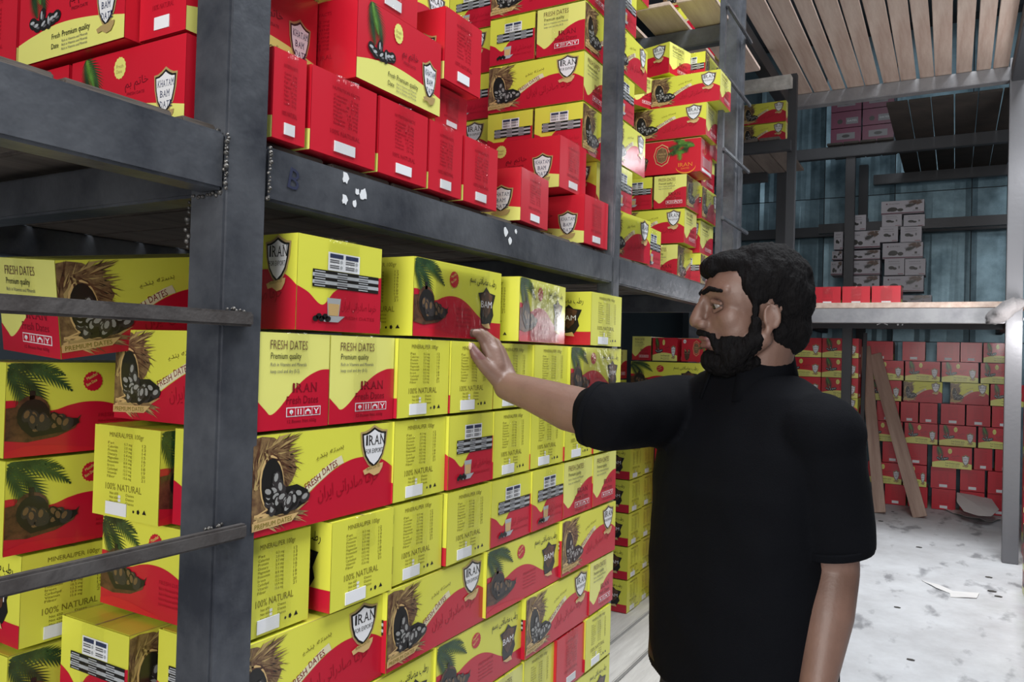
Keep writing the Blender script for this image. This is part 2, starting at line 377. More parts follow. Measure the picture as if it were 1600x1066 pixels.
for i_ in range(len(pl)): bm.faces.new((cv, rg_[i_], rg_[(i_+1) % len(pl)]))
o = bm_obj('torn_card', bm, paperm); so = o.modifiers.new('s', 'SOLIDIFY'); so.thickness = .004
tag(o, 'large torn white card propped against the foot of the far red pile', 'cardboard')
scrap('torn_card', [g(*p) for p in ((1474, 797), (1500, 796), (1540, 806), (1566, 812), (1552, 818), (1500, 808))], .004, 'narrow crumpled white strip on the floor in front of the large torn card', amp=.04, seed=4)
scrap('torn_card', [g(*p) for p in ((1440, 908), (1466, 915), (1488, 925), (1530, 929), (1526, 936), (1485, 934), (1484, 928), (1462, 920))], .004, 'flat jagged white paper scrap alone in the middle of the bright floor', amp=.01, seed=7, cat='scrap')
random.seed(21)
darkm = mat('dark_debris', (.06, .055, .05), rough=.9)
for i, (px, py, s, lb) in enumerate(((1436, 856, 6, 'small dark chip on the floor just beyond the shade line'), (1376, 815, 6, 'dark crumb of rubbish beside the man sleeve at the shade edge'), (1395, 800, 4, 'tiny dark crumb near the foot of the narrow plank'),
        (1402, 950, 5, 'small black speck on the floor right of the man forearm'), (1550, 925, 7, 'thin dark splinter on the floor near the right rack'), (1560, 933, 6, 'thin dark twig on the floor by the right cartons'),
        (1423, 1032, 5, 'small black speck on the bright floor at the bottom edge'), (1545, 903, 6, 'curled dark fibre on the floor before the right post'))):
    gx, gy = g(px, py); r = s/1212*5.5
    bm = bmesh.new(); bmesh.ops.create_icosphere(bm, subdivisions=1, radius=r, matrix=Matrix.Diagonal((1, .5, .2, 1)))
    o = bm_obj('debris', bm, darkm); o.location = (gx, gy, r*.15); tag(o, lb, 'debris')
# ------------------------------------------------------------------ printed cartons
L0, W0, H0 = .325, .165, .146
_tc = {}
def text2d(s):
    if s in _tc: return _tc[s]
    c = bpy.data.curves.new('t', 'FONT'); c.body = s; c.size = 1; c.resolution_u = 2
    o = bpy.data.objects.new('t', c); COL.objects.link(o)
    me = bpy.data.meshes.new_from_object(o.evaluated_get(bpy.context.evaluated_depsgraph_get()))
    v = [(a.co.x, a.co.y) for a in me.vertices]; f = [tuple(p.vertices) for p in me.polygons]
    bpy.data.objects.remove(o); bpy.data.curves.remove(c); bpy.data.meshes.remove(me)
    x0 = min(a[0] for a in v); x1 = max(a[0] for a in v)
    v = [((a[0]-x0), a[1]) for a in v]
    _tc[s] = (v, f, x1-x0); return _tc[s]
def ar(s): return ''.join(reversed(s))
FA_IRAN = ar('\uFEA7\uFEAE\uFEE3\uFE8E \uFEBB\uFE8E\uFEA9\uFEAD\uFE8D\uFE97\uFEF0 \uFE8D\uFBFE\uFEAE\uFE8D\uFEE5')
FA_BAM = ar('\uFEAD\uFEC3\uFE90 \uFEE3\uFEC0\uFE8E\uFED3\uFE98\uFEF0 \uFE91\uFEB4\uFEE2')
FA_KH = ar('\uFEA7\uFE8E\uFE97\uFEE2 \uFE91\uFEE2')
class Art:
    def __init__(s): s.v = []; s.f = []; s.m = []; s.mats = []
    def mi(s, m):
        if m not in s.mats: s.mats.append(m)
        return s.mats.index(m)
    def raw3(s, vs, fs, m):
        b = len(s.v); s.v += vs; s.f += [tuple(i+b for i in f) for f in fs]; s.m += [s.mi(m)]*len(fs)
class Face:                            # draws on one side of a carton: u to the right, v up, both 0..1
    def __init__(s, art, side):
        s.a = art; s.side = side
        s.w = L0 if side in ('front', 'back') else W0
    def P(s, x, y, lay):               # x, y in metres on the face
        o = .0004*lay
        if s.side == 'front': return (x-L0/2, -W0/2-o, y)
        if s.side == 'back': return (L0/2-x, W0/2+o, y)
        if s.side == 'right': return (L0/2+o, x-W0/2, y)
        return (-L0/2-o, W0/2-x, y)
    def poly(s, m, pts, lay=1):
        pts = [(u*s.w, v*H0) for u, v in pts]
        s.a.raw3([s.P(x, y, lay) for x, y in pts], [tuple(range(len(pts)))], m)
    def rect(s, m, u0, v0, u1, v1, lay=1): s.poly(m, [(u0, v0), (u1, v0), (u1, v1), (u0, v1)], lay)
    def ell(s, m, u, v, ru, rv, lay=2, n=12, rot=0, jag=0):
        cu, cv = u*s.w, v*H0; ru *= H0; rv *= H0; pts = []
        for i in range(n):
            a = 2*PI*i/n; k = 1-jag*(i % 2)
            x, y = math.cos(a)*ru*k, math.sin(a)*rv*k
            pts.append(((cu+x*math.cos(rot)-y*math.sin(rot))/s.w, (cv+x*math.sin(rot)+y*math.cos(rot))/H0))
        s.poly(m, pts, lay)
    def text(s, m, t, u, v, h, width=None, rot=0, lay=3, slant=0):
        vs, fs, tw = text2d(t); k = h*H0; kx = (width*s.w/tw) if width else k
        out = []
        for x, y in vs:
            x, y = x*kx+slant*y*k, y*k
            out.append(s.P(u*s.w+x*math.cos(rot)-y*math.sin(rot), v*H0+x*math.sin(rot)+y*math.cos(rot), lay))
        s.a.raw3(out, fs, m)
    def wave(s, m, pts, lay=2):        # region under a curve through pts
        n = 26; us = np.linspace(pts[0][0], pts[-1][0], n); cu = []
        P = [pts[0]]+list(pts)+[pts[-1]]
        for i in range(1, len(P)-2):
            for k in range(8):
                t = k/8; p0, p1, p2, p3 = P[i-1], P[i], P[i+1], P[i+2]
                q = [.5*((2*p1[j])+(-p0[j]+p2[j])*t+(2*p0[j]-5*p1[j]+4*p2[j]-p3[j])*t*t+(-p0[j]+3*p1[j]-3*p2[j]+p3[j])*t**3) for j in (0, 1)]
                cu.append((min(max(q[0], 0), 1), min(max(q[1], 0), 1)))
        cu.append(pts[-1])
        s.poly(m, [(pts[0][0], 0)]+cu+[(pts[-1][0], 0)] if pts[0][1] > 0 else cu+[(pts[-1][0], 0)], lay)
    def strands(s, mats, u, v, n, a0, a1, ln, lay, seed, w=.012):   # loose fibres fanning out of a point
        rr = random.Random(seed)
        for i in range(n):
            a = rr.uniform(a0, a1); x, y = u*s.w+rr.uniform(-.02, .02)*ln*H0*4, v*H0+rr.uniform(-.05, .05)*H0; L = ln*H0*rr.uniform(.5, 1.1); t = w*H0*rr.uniform(.6, 1.6)
            b = a+rr.uniform(-.5, .3); p1 = (x+math.cos(a)*L*.5, y+math.sin(a)*L*.5); p2 = (p1[0]+math.cos(b)*L*.5, p1[1]+math.sin(b)*L*.5)
            nx, ny = -math.sin(a)*t, math.cos(a)*t
            q = [(x-nx, y-ny), (p1[0]-nx*1.3, p1[1]-ny*1.3), p2, (p1[0]+nx*1.3, p1[1]+ny*1.3), (x+nx, y+ny)]
            q = [(min(max(c[0]/s.w, .001), .999), min(max(c[1]/H0, .001), .999)) for c in q]
            s.poly(mats[i % len(mats)], q, lay+i*.02)
    def frond(s, m, u, v, ang, ln, wd, lay=3, curl=-.5):   # a palm leaf: a spine with leaflets
        x, y = u*s.w, v*H0; ln *= H0; wd *= H0; n = 15; a = ang; st = ln/n
        cl = lambda p: (min(max(p[0]/s.w, .001), .999), min(max(p[1]/H0, .001), .999))
        for i in range(n+1):
            t = i/n; L = wd*2.3*math.sin(PI*min(1, t*.8+.2)); w_ = max(st*.75, wd*.16)
            dx, dy = math.cos(a), math.sin(a)
            for sg in (1, -1):
                b = a+sg*(.75-.3*t); tip = (x+math.cos(b)*L, y+math.sin(b)*L)
                s.poly(m, [cl((x-dx*w_*.5, y-dy*w_*.5)), cl(tip), cl((x+dx*w_, y+dy*w_))][::sg], lay+.02*(i % 5)+(.01 if sg > 0 else 0))
            x += dx*st; y += dy*st; a += curl/n
        return
        x, y = u*s.w, v*H0; ln *= H0; wd *= H0; n = 9; a = ang; st = ln/n; left = []; right = []
        for i in range(n+1):
            t = i/n; ww = wd*math.sin(PI*min(1, t*.85+.12))
            nx, ny = -math.sin(a), math.cos(a); dx, dy = math.cos(a), math.sin(a)
            for q, sgn in ((left, 1), (right, -1)):
                q.append((x+sgn*nx*ww*.45, y+sgn*ny*ww*.45)); q.append((x+sgn*nx*ww+dx*st*.9, y+sgn*ny*ww+dy*st*.9))
            x += dx*st; y += dy*st; a += curl/n
        pts = left+[(x, y)]+right[::-1]
        s.poly(m, [(min(max(p[0]/s.w, .002), .998), min(max(p[1]/H0, .005), .995)) for p in pts], lay)

def serif(F, m, word, u, v, h, adv, lay=5):            # a slab-serif word: the built-in letters plus feet
    feet = {'I': (.5,), 'R': (.12, .9), 'A': (.02, .98), 'N': (.1, .9), 'K': (.12, .9), 'H': (.1, .9), 'T': (.5,), 'M': (.08, .92),
            'F': (.12,), 'D': (.12,), 'B': (.12,), 'E': (.12,), 'P': (.12,), 'X': (.05, .95), 'O': (), 'S': ()}
    top = {'I': (.5,), 'K': (.12, .85), 'H': (.1, .9), 'N': (.05, .9), 'X': (.1, .9), 'M': (.02, .98), 'R': (.05,), 'D': (.05,), 'B': (.05,), 'F': (.05,), 'E': (.05,)}
    x = u
    for ch in word:
        if ch == ' ': x += adv*.6; continue
        wd = adv*(.30 if ch == 'I' else .80)
        F.text(m, ch, x, v, h, wd, lay=lay)
        for fx in feet.get(ch, ()): c = x+fx*wd; F.rect(m, c-adv*.12, v, c+adv*.12, v+h*.06, lay)
        for fx in top.get(ch, ()): c = x+fx*wd; F.rect(m, c-adv*.11, v+h*.675, c+adv*.11, v+h*.73, lay)
        x += wd+adv*.22

def shield(F, u, v, w, h, lay=3, rim=gold):
    def sh(k): 
        pts = [(0, .50), (.17, .42), (.33, .37), (.5, .36), (.46, .05), (.36, -.22), (.2, -.40), (0, -.52)]
        full = pts+[(-a, b) for a, b in pts[-2:0:-1]]
        return [(u+a*w*k, v+b*h*k) for a, b in full]
    F.poly(rim, sh(1.12), lay); F.poly(black, sh(1.0), lay+1); F.poly(white, sh(.88), lay+2)
def ribbon(F, u, v, w, h, lay=6, m=tan):
    F.poly(m, [(u-w*.5, v-h*.1), (u-w*.25, v+h*.1), (u, v+h*.12), (u+w*.3, v+h*.28), (u+w*.48, v+h*.3), (u+w*.45, v-h*.05), (u+w*.3, v-h*.5), (u+w*.05, v-h*.62), (u-w*.2, v-h*.35), (u-w*.42, v-h*.45)], lay)
def dates(F, cu, cv, su, sv, n, lay, seed, hi=lgrey):
    rr = random.Random(seed)
    for i in range(n):
        a = rr.uniform(0, 2*PI); q = math.sqrt(rr.random()); u = cu+math.cos(a)*su*q; v = cv+math.sin(a)*sv*q
        rot = rr.uniform(0, PI)
        F.ell(ddate if i % 3 else black, u, v, .075, .052, lay+i*.03, 10, rot); F.ell(hi, u-.003, v+.012, .046, .028, lay+.01+i*.03, 8, rot)

ddate = mat('printed_date_skin', (.035, .030, .030), **CARD); dhi = mat('printed_date_shine', (.30, .30, .29), **CARD); bdhi = mat('printed_brown_shine', (.16, .095, .045), **CARD)
cream = mat('printed_cream', (.74, .68, .46), **CARD)
def iran_long(F):
    F.rect(yel, 0, 0, 1, 1, 1)
    F.wave(red, [(0, .13), (.2, .14), (.30, .26), (.42, .42), (.55, .56), (.68, .63), (.82, .62), (.92, .56), (1, .46)], 2)
    rr = random.Random(4)
    F.poly(lbrown, [(0, .45), (0, .97), (.05, .99), (.12, .97), (.19, .88), (.24, .76), (.27, .62), (.24, .50), (.2, .42)], 2.2)
    F.strands([lbrown, brown, lbrown, lbrown, brown, gold], .08, .80, 110, -1.6, .6, .50, 2.4, 4, .009)
    F.strands([brown, black, lbrown], .10, .72, 36, -1.3, .9, .42, 2.9, 6, .014)
    F.poly(lbrown, [(0, .12), (0, .9), (.05, .93), (.10, .8), (.12, .55), (.12, .2), (.1, .12)], 3)
    F.strands([brown, gold, lbrown], .02, .5, 26, 1.0, 2.0, .55, 3.1, 8, .014)
    F.poly(lbrown, [(0, .14), (0, .5), (.05, .3), (.20, .22), (.27, .17), (.25, .13)], 4)
    F.ell(tan, .115, .50, .165, .30, 4.5, 18, .12); F.ell(black, .118, .49, .15, .275, 5, 18, .12)
    F.poly(black, [(.08, .22), (.17, .45), (.27, .46), (.345, .38), (.345, .27), (.27, .2), (.14, .18)], 5)
    dates(F, .13, .40, .045, .16, 14, 6, 3, dhi); dates(F, .235, .31, .09, .085, 26, 6.5, 9, dhi)
    F.strands([gold, lbrown, tan], .02, .17, 30, -.3, .5, .45, 4.2, 12, .010); F.strands([gold, lbrown], .2, .17, 20, -.3, .4, .35, 4.2, 13, .010)
    F.poly(tan, [(0, .065), (.24, .085), (.285, .165), (0, .145)], 7)
    F.text(olive, 'PREMIUM DATES', .015, .082, .07, .225, .035, 8)
    for i, (u, v, r) in enumerate(((.335, .37, .42), (.45, .50, .34))):
        F.text(dred, 'FRESH' if i == 0 else 'DATES', u, v, .11, .11, r*.95, 3)
    F.poly(cream, [(.33, .315), (.42, .43), (.55, .575), (.60, .60), (.58, .69), (.53, .655), (.40, .51), (.315, .395)], 2.3)
    F.text(faint, FA_IRAN, .42, .24, .20, .46, .10, 3)
    F.text(olive, ar('\uFE91\uFEB4\uFE98\uFEEA \uFE91\uFEE8\uFEAA\uFBFF'), .40, .68, .09, .2, .2, 3)
    shield(F, .835, .735, .20, .46); serif(F, black, 'IRAN', .765, .76, .165, .046, 6)
    F.text(black, 'FOR EXPORT', .765, .665, .075, .14, 0, 6); ribbon(F, .83, .49, .17, .15, 6)
    F.text(olive, 'IRAN DATES', .775, .465, .05, .11, .12, 7)
def iran_text_end(F):
    F.rect(yel2, 0, 0, 1, 1, 1)
    F.wave(red, [(0, .30), (.10, .21), (.17, .16), (.28, .22), (.45, .38), (.65, .53), (.85, .61), (1, .62)], 2)
    F.text(lbrown, 'FRESH DATES', .14, .83, .135, .52, 0, 3); F.text(black, 'Premium quality', .15, .73, .095, .42, 0, 3)
    F.text(dgrey, 'Rich in Vitamins and Minerals', .15, .655, .055, .50, 0, 3); F.text(dgrey, 'keep cool and dry (0-5)', .15, .585, .055, .40, 0, 3)
    serif(F, dred, 'IRAN', .46, .38, .135, .105, 3); F.text(dred, 'Fresh Dates', .38, .26, .12, .46, 0, 3)
    F.rect(white, .38, .125, .88, .225, 3)
    for i in range(4):
        a = .39+i*.122; F.rect(red, a, .135, a+.112, .215, 4)
    F.ell(white, .446, .178, .03, .022, 5, 10); F.rect(white, .444, .145, .452, .18, 5)
    F.rect(white, .535, .145, .55, .205, 5); F.rect(white, .575, .145, .59, .205, 5)
    F.poly(white, [(.645, .145), (.645, .18), (.686, .205), (.728, .18), (.728, .145), (.712, .145), (.712, .175), (.66, .175), (.66, .145)], 5)
    F.poly(white, [(.77, .205), (.81, .16), (.85, .205), (.835, .205), (.81, .18), (.785, .205)], 5); F.rect(white, .80, .145, .82, .165, 5)
    F.text(dred, '12 Boxes Net 650g', .40, .06, .05, .42, 0, 3)
def iran_table_end(F):
    F.rect(yel, 0, 0, 1, 1, 1)
    F.wave(red, [(0, .46), (.12, .40), (.28, .28), (.42, .44), (.6, .53), (.8, .60), (1, .66)], 2)
    F.rect(sticker, .33, .66, .71, .86, 3)
    for k in range(2):
        a = .35+k*.185; F.rect(navy, a, .80, a+.155, .845, 4)
        for j in range(2):
            for q in range(2): F.rect(dgrey, a, .77-j*.06-q*.022, a+.11, .782-j*.06-q*.022, 4)
            F.ell(lgrey, a+.135, .765-j*.06, .018, .02, 4, 8)
    for j in range(5):
        F.rect(black if j % 2 == 0 else lgrey, .16, .465+j*.038, .96, .503+j*.038, 4)
        for q in range(3): F.rect(lgrey if j % 2 == 0 else dgrey, .18+q*.26, .478+j*.038, .30+q*.26, .489+j*.038, 5)
    F.poly(lgrey, [(.34, .16), (.47, .16), (.49, .36), (.33, .36)], 4); F.poly(tan, [(.35, .17), (.46, .17), (.475, .30), (.34, .30)], 5)
    F.poly(lgrey, [(.24, .16), (.3, .10), (.46, .10), (.54, .17)], 6)
    for k in range(5): F.ell(black, .2+k*.035, .13+(k % 2)*.025, .04, .032, 7, 8, .4)
    F.text(faint, FA_IRAN, .5, .25, .13, .44, 0, 3); F.text(faint, 'FRESH DATES', .52, .14, .05, .4, 0, 3)
def bam_long(F):
    F.rect(yel, 0, 0, 1, 1, 1)
    F.wave(red, [(0, .60), (.06, .59), (.13, .50), (.22, .48), (.30, .53), (.38, .56), (.48, .55), (.58, .48), (.70, .34), (.78, .27), (.88, .25), (1, .25)], 2)
    F.poly(redk, [(0, .06), (.1, .11), (.22, .10), (.45, .03), (.45, 0), (0, 0)], 3)
    for (u, v, a, l, w, c) in ((0, .97, -.05, .78, .085, -.75), (0, .93, -.35, .60, .09, -1.0), (0, .90, -.95, .55, .08, -.3), (.02, .99, .0, .60, .06, -.5)):
        F.frond(green, u, v, a, l, w, 3+abs(a), c)
    F.poly(brown, [(0, .52), (.05, .53), (.12, .5), (.14, .3), (.28, .26), (.33, .36), (.36, .42), (.33, .27), (.24, .19), (.1, .15), (0, .18)], 4)
    F.ell(brown, .12, .45, .19, .20, 5, 16); F.ell(black, .125, .43, .17, .18, 5.5, 16); F.rect(black, .105, .60, .13, .70, 5)
    F.poly(black, [(.07, .30), (.2, .40), (.34, .38), (.35, .33), (.28, .24), (.12, .20)], 6); dates(F, .20, .33, .10, .07, 18, 6.5, 5, bdhi)
    dates(F, .13, .42, .04, .1, 6, 6.5, 6, bdhi)
    F.ell(red, .415, .79, .115, .115, 3, 36, 0, .09); F.text(yel2, 'Mazafati', .385, .80, .05, .06, .5, 4); F.text(yel2, 'Bam Date', .385, .73, .05, .06, .5, 4)
    F.text(black, FA_BAM, .60, .80, .15, .33, -.03, 3)
    F.poly(black, [(.70, .66), (.76, .68), (.80, .76), (.845, .68), (.92, .66), (.885, .48), (.90, .36), (.86, .22), (.80, .17), (.75, .22), (.73, .36), (.74, .50)], 4)
    F.poly(brown, [(.73, .64), (.80, .70), (.88, .64), (.85, .4), (.80, .3), (.76, .4)], 5)
    F.text(white, 'BAM', .735, .46, .14, .135, 0, 6); F.poly(tan, [(.74, .22), (.79, .17), (.86, .16), (.84, .24), (.79, .22)], 6)
    F.text(faint, 'FRESH DATE', .45, .38, .06, .17, 0, 3)
    for j in range(4): F.text(faint, 'Rich in Vitamins and Minerals', .45, .32-j*.055, .045, .17, 0, 3)
def bam_end(F):
    F.rect(yel, 0, 0, 1, 1, 1)
    F.text(olive, 'MINERAL/PER 100gr', .24, .88, .075, .52, 0, 2)
    rows = ['Fat', 'Calories', 'Protein', 'Dietary', 'Magnesium', 'Potassium', 'Iron', 'Carbohyd', 'Vitamin', 'Fiber']
    for j, t in enumerate(rows):
        F.text(olive, t, .22, .80-j*.041, .042, .06+.012*len(t), 0, 2); F.text(olive, '%.1f mg' % (j*1.7+.3), .47, .80-j*.041, .040, .12, 0, 2)
        F.text(olive, str(12+j), .74, .80-j*.041, .045, .055, 0, 2)
    F.text(olive, '100% NATURAL', .20, .30, .105, .55, 0, 2)
    for j in range(3): F.text(olive, 'Net 650', .27, .25-j*.045, .04, .13, 0, 2); F.text(olive, 'Dates', .52, .25-j*.045, .04, .12, 0, 2); F.rect(white, .40, .22-j*.04, .44, .25-j*.04, 2)
    F.ell(black, .64, .10, .016, .016, 2, 8); F.ell(black, .71, .105, .026, .028, 2, 5); F.poly(black, [(.77, .09), (.80, .14), (.83, .09)], 2)
def khatam_long(F):
    F.rect(redk, 0, 0, 1, 1, 1)
    F.wave(yel2, [(0, .24), (.15, .30), (.4, .36), (.7, .33), (1, .24)], 2)
    F.frond(green, .13, .99, -1.45, .52, .10, 3, .3); F.frond(green, .15, 1.0, -.75, .55, .10, 3.5, -.7); F.frond(lgreen, .14, .99, -1.1, .40, .06, 4, 0)
    F.ell(yel2, .45, .80, .12, .13, 3, 30, 0, .08); F.text(gold, 'Fresh', .42, .80, .06, .06, 0, 4); F.text(gold, 'Date', .42, .74, .06, .05, 0, 4)
    for (u, v, rt_) in ((.15, .44, -.3), (.19, .40, -.2), (.24, .50, 1.2), (.26, .40, .2), (.31, .42, 1.3), (.34, .43, 0), (.38, .45, .1)):
        F.ell(black, u, v, .095, .07, 4, 12, rt_); F.ell(lgrey, u-.006, v+.01, .05, .02, 5, 8, rt_+.3); F.ell(dgrey, u+.01, v-.02, .04, .015, 5, 8, rt_)
    F.text(dred, FA_KH, .50, .55, .13, .20, .05, 3); F.text(dred, 'FRESH DATE', .52, .46, .05, .15, 0, 3)
    F.text(black, 'Fresh', .34, .20, .085, .08, 0, 4); F.text(black, 'Date', .34, .09, .085, .07, 0, 4)
    F.text(black, 'Premium quality', .44, .20, .095, .26, 0, 4)
    for j in range(3): F.text(dgrey, 'Rich in Vitamins and Minerals', .44, .14-j*.045, .04, .24, 0, 4)
    shield(F, .845, .42, .17, .48)
    for i, t in enumerate(('KHATAM', 'BAM', 'DATE')): serif(F, navy, t, .785+(.022 if i else 0), .47-i*.115, .105, .0215 if not i else .026, 6)
    ribbon(F, .845, .17, .16, .13, 6, gold)
def khatam_end(F):
    F.rect(redk, 0, 0, 1, 1, 1)
    F.text(faint, 'NUTRITION FACTS', .3, .82, .06, .42, 0, 2)
    for j in range(8): F.text(faint, ['Calories', 'Protein', 'Fat', 'Magnesium', 'Iron', 'Fiber', 'Vitamin', 'Sodium'][j]+'   %d mg' % (j*3+2), .32, .74-j*.048, .045, .38, 0, 2)
    F.text(faint, '100% NATURAL', .28, .28, .08, .46, 0, 2)
def green_long(F):
    F.rect(redk, 0, 0, 1, 1, 1); F.rect(tan, 0, .985, 1, 1, 2)
    F.ell(white, .10, .86, .11, .085, 2, 18); F.text(lbrown, 'dates', .065, .83, .09, .07, 0, 3)
    F.ell(tan, .47, .57, .26, .34, 2, 8); F.ell(red, .47, .57, .235, .31, 3, 8); F.ell(tan, .47, .57, .19, .25, 4, 8); F.ell(lbrown, .47, .57, .18, .235, 5, 8)
    F.text(tan, 'PREMIUM', .42, .58, .07, .10, 0, 6); F.text(tan, 'DATES', .43, .50, .07, .08, 0, 6)
    F.poly(brown, [(.09, .36), (.27, .36), (.25, .16), (.2, .05), (.15, .05), (.11, .16)], 2); F.poly(lbrown, [(.08, .40), (.28, .40), (.27, .34), (.09, .34)], 3)
    dates(F, .175, .45, .08, .05, 10, 4, 2, gold)
    rr = random.Random(8)
    for i in range(16): F.frond(lgreen if i % 2 else green, rr.uniform(.70, .93), rr.uniform(.55, .98), rr.uniform(2.4, 4.6), rr.uniform(.25, .42), .075, 3+i*.12, .3)
    F.ell(orange, .80, .16, .30, .20, 2, 24); F.ell(redk, .80, .20, .30, .20, 2.5, 24); F.text(orange, 'IRAN', .70, .17, .17, .19, 0, 5); F.text(orange, 'DATES', .74, .09, .07, .11, 0, 5)
def green_end(F):
    F.rect(redk, 0, 0, 1, 1, 1); F.ell(tan, .35, .72, .11, .15, 2, 14); F.ell(redk, .35, .72, .09, .125, 3, 14)
    for j in range(6): F.rect(lgrey, .15, .45-j*.05, .85, .47-j*.05, 2)
    F.rect(white, .1, .04, .9, .13, 2)
def white_long(F):
    F.rect(wcard, 0, 0, 1, 1, 1); F.rect(purple, 0, .02, 1, .10, 2)
    rr = random.Random(2)
    for i in range(9): F.frond(black if i % 2 else brown, rr.uniform(.70, .98), rr.uniform(.62, .95), rr.uniform(2.7, 3.9), rr.uniform(.2, .5), .12, 2+i*.1, .3)
    F.ell(black, .27, .36, .26, .17, 3, 14); F.ell(black, .45, .30, .16, .12, 3, 12); F.ell(black, .20, .30, .14, .1, 3, 12)
    F.ell(purple, .13, .78, .05, .05, 3, 10); F.text(black, 'DATES', .19, .74, .11, .24, 0, 3); F.rect(black, .80, .28, .86, .42, 3); F.text(black, 'PREMIUM', .74, .18, .08, .18, 0, 3)
def white_end(F):
    F.rect(wcard, 0, 0, 1, 1, 1); F.text(black, 'PREMIUM DATES', .2, .80, .09, .55, 0, 2); F.rect(dgrey, .2, .68, .8, .70, 2)
    F.ell(black, .35, .45, .17, .11, 2, 12); F.ell(black, .52, .40, .12, .08, 2, 12); F.rect(dgrey, .70, .40, .78, .56, 2); F.rect(dred, .68, .05, .95, .09, 2)

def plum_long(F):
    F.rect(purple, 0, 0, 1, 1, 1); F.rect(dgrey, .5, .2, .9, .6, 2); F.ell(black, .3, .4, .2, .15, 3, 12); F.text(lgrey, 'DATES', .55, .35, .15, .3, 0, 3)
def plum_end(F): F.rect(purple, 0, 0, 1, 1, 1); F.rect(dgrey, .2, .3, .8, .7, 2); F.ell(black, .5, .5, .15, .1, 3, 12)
def make_carton(body, fl, er, el):
    a = Art(); b = .003; l, w_, h = L0/2-.0004, W0/2-.0004, H0
    bm = bmesh.new(); box_bm(bm, (0, 0, h/2), (2*l, 2*w_, h), None, b)
    # long seam between the two top flaps
    vs = [tuple(v.co) for v in bm.verts]; idx = {v: i for i, v in enumerate(bm.verts)}
    fs = [tuple(idx[v] for v in f.verts) for f in bm.faces]; bm.free()
    a.raw3(vs, fs, body)
    a.raw3([(-l, -.0018, h+.0005), (l, -.0018, h+.0005), (l, .0018, h+.0005), (-l, .0018, h+.0005)], [(0, 1, 2, 3)], kraft)
    for s_ in (-1, 1):
        y = s_*(w_-.0012); a.raw3([(-l, y, h+.0006), (l, y, h+.0006), (l, y+s_*.0012, h+.0006), (-l, y+s_*.0012, h+.0006)], [(0, 1, 2, 3)], kraft)
    fl(Face(a, 'front')); fl(Face(a, 'back')); er(Face(a, 'right')); el(Face(a, 'left'))
    me = bpy.data.meshes.new('date_carton'); me.from_pydata(a.v, [], a.f)
    for m in a.mats: me.materials.append(m)
    me.polygons.foreach_set('material_index', a.m); me.update()
    return me
CM = {'I': make_carton(yel, iran_long, iran_text_end, iran_table_end), 'B': make_carton(yel, bam_long, bam_end, bam_end),
      'K': make_carton(redk, khatam_long, khatam_end, khatam_end), 'G': make_carton(redk, green_long, green_end, green_end),
      'P': make_carton(purple, plum_long, plum_end, plum_end), 'V': make_carton(wcard, white_long, white_end, white_end)}
def tape_mesh(wd, seed, full=True):
    rr = random.Random(seed); path = []
    lo = .004 if full else H0*.62
    for z in np.linspace(lo, H0, 9): path.append((L0/2+.004, z))
    for x in np.linspace(L0/2, -L0/2, 9): path.append((x, H0+.0022))
    for z in np.linspace(H0, lo, 9): path.append((-L0/2-.004, z))
    vs = []; fs = []; n = 6
    for i, (x, z) in enumerate(path):
        for k in range(n):
            y = (k/(n-1)-.5)*wd + (.002*math.sin(i*1.3) if k in (0, n-1) else 0); d = rr.uniform(-.0007, .0012)
            if abs(x) > L0/2: x2, z2 = x+math.copysign(d, x), z
            else: x2, z2 = x, z+d*.4
            vs.append((x2, y, z2))
    for i in range(len(path)-1):
        for k in range(n-1): fs.append((i*n+k, i*n+k+1, (i+1)*n+k+1, (i+1)*n+k))
    me = bpy.data.meshes.new('packing_tape'); me.from_pydata(vs, [], fs); me.materials.append(tapem); me.shade_smooth(); return me
TM = [tape_mesh(.055, 1), tape_mesh(.06, 2), tape_mesh(.05, 3, False)]
def wrap_mesh(seed):                                   # wide clear film on one long side
    rr = random.Random(seed); vs = []; fs = []; nx, nz = 12, 8
    for i in range(nx+1):
        for j in range(nz+1): vs.append((-L0*.30+i/nx*L0*.62, -W0/2-.0042-rr.uniform(0, .0012), .003+j/nz*(H0-.006)))
    for i in range(nx):
        for j in range(nz): a = i*(nz+1)+j; fs.append((a, a+nz+1, a+nz+2, a+1))
    me = bpy.data.meshes.new('clear_film'); me.from_pydata(vs, [], fs); me.materials.append(filmm); me.shade_smooth(); return me
WM = wrap_mesh(4)
def label_mesh(kind):
    bm = bmesh.new()
    u0, u1, v0, v1 = (.22, .54, .03, .17) if kind == 'B' else (.34, .66, .07, .20)
    for s in (1,):
        ya, yb = (u0-.5)*W0, (u1-.5)*W0
        box_bm(bm, (s*(L0/2+.0016), (ya+yb)/2, (v0+v1)/2*H0), (.0012, yb-ya, (v1-v0)*H0))
    me = bpy.data.meshes.new('label'); bm.to_mesh(me); bm.free(); me.materials.append(sticker); return me
LM = {'B': label_mesh('B'), 'K': label_mesh('K')}
ORD = ['', 'first', 'second', 'third', 'fourth', 'fifth', 'sixth', 'seventh', 'eighth', 'ninth', 'tenth', 'eleventh', 'twelfth']
_tn = [0]
def carton(kind, c, rz, size, label, group, tape=True, rx=0, ry=0, film=False):
    o = new_obj('date_carton', CM[kind]); o.location = c; o.rotation_euler = (rx, ry, rz)
    o.scale = (size[0]/L0, size[1]/W0, size[2]/H0)
    tag(o, label, 'carton', group)
    if kind in LM: new_obj('label', LM[kind], o)
    if tape: _tn[0] += 1; new_obj('packing_tape', TM[_tn[0] % 3], o)
    if film: new_obj('clear_film', WM, o)
    return o
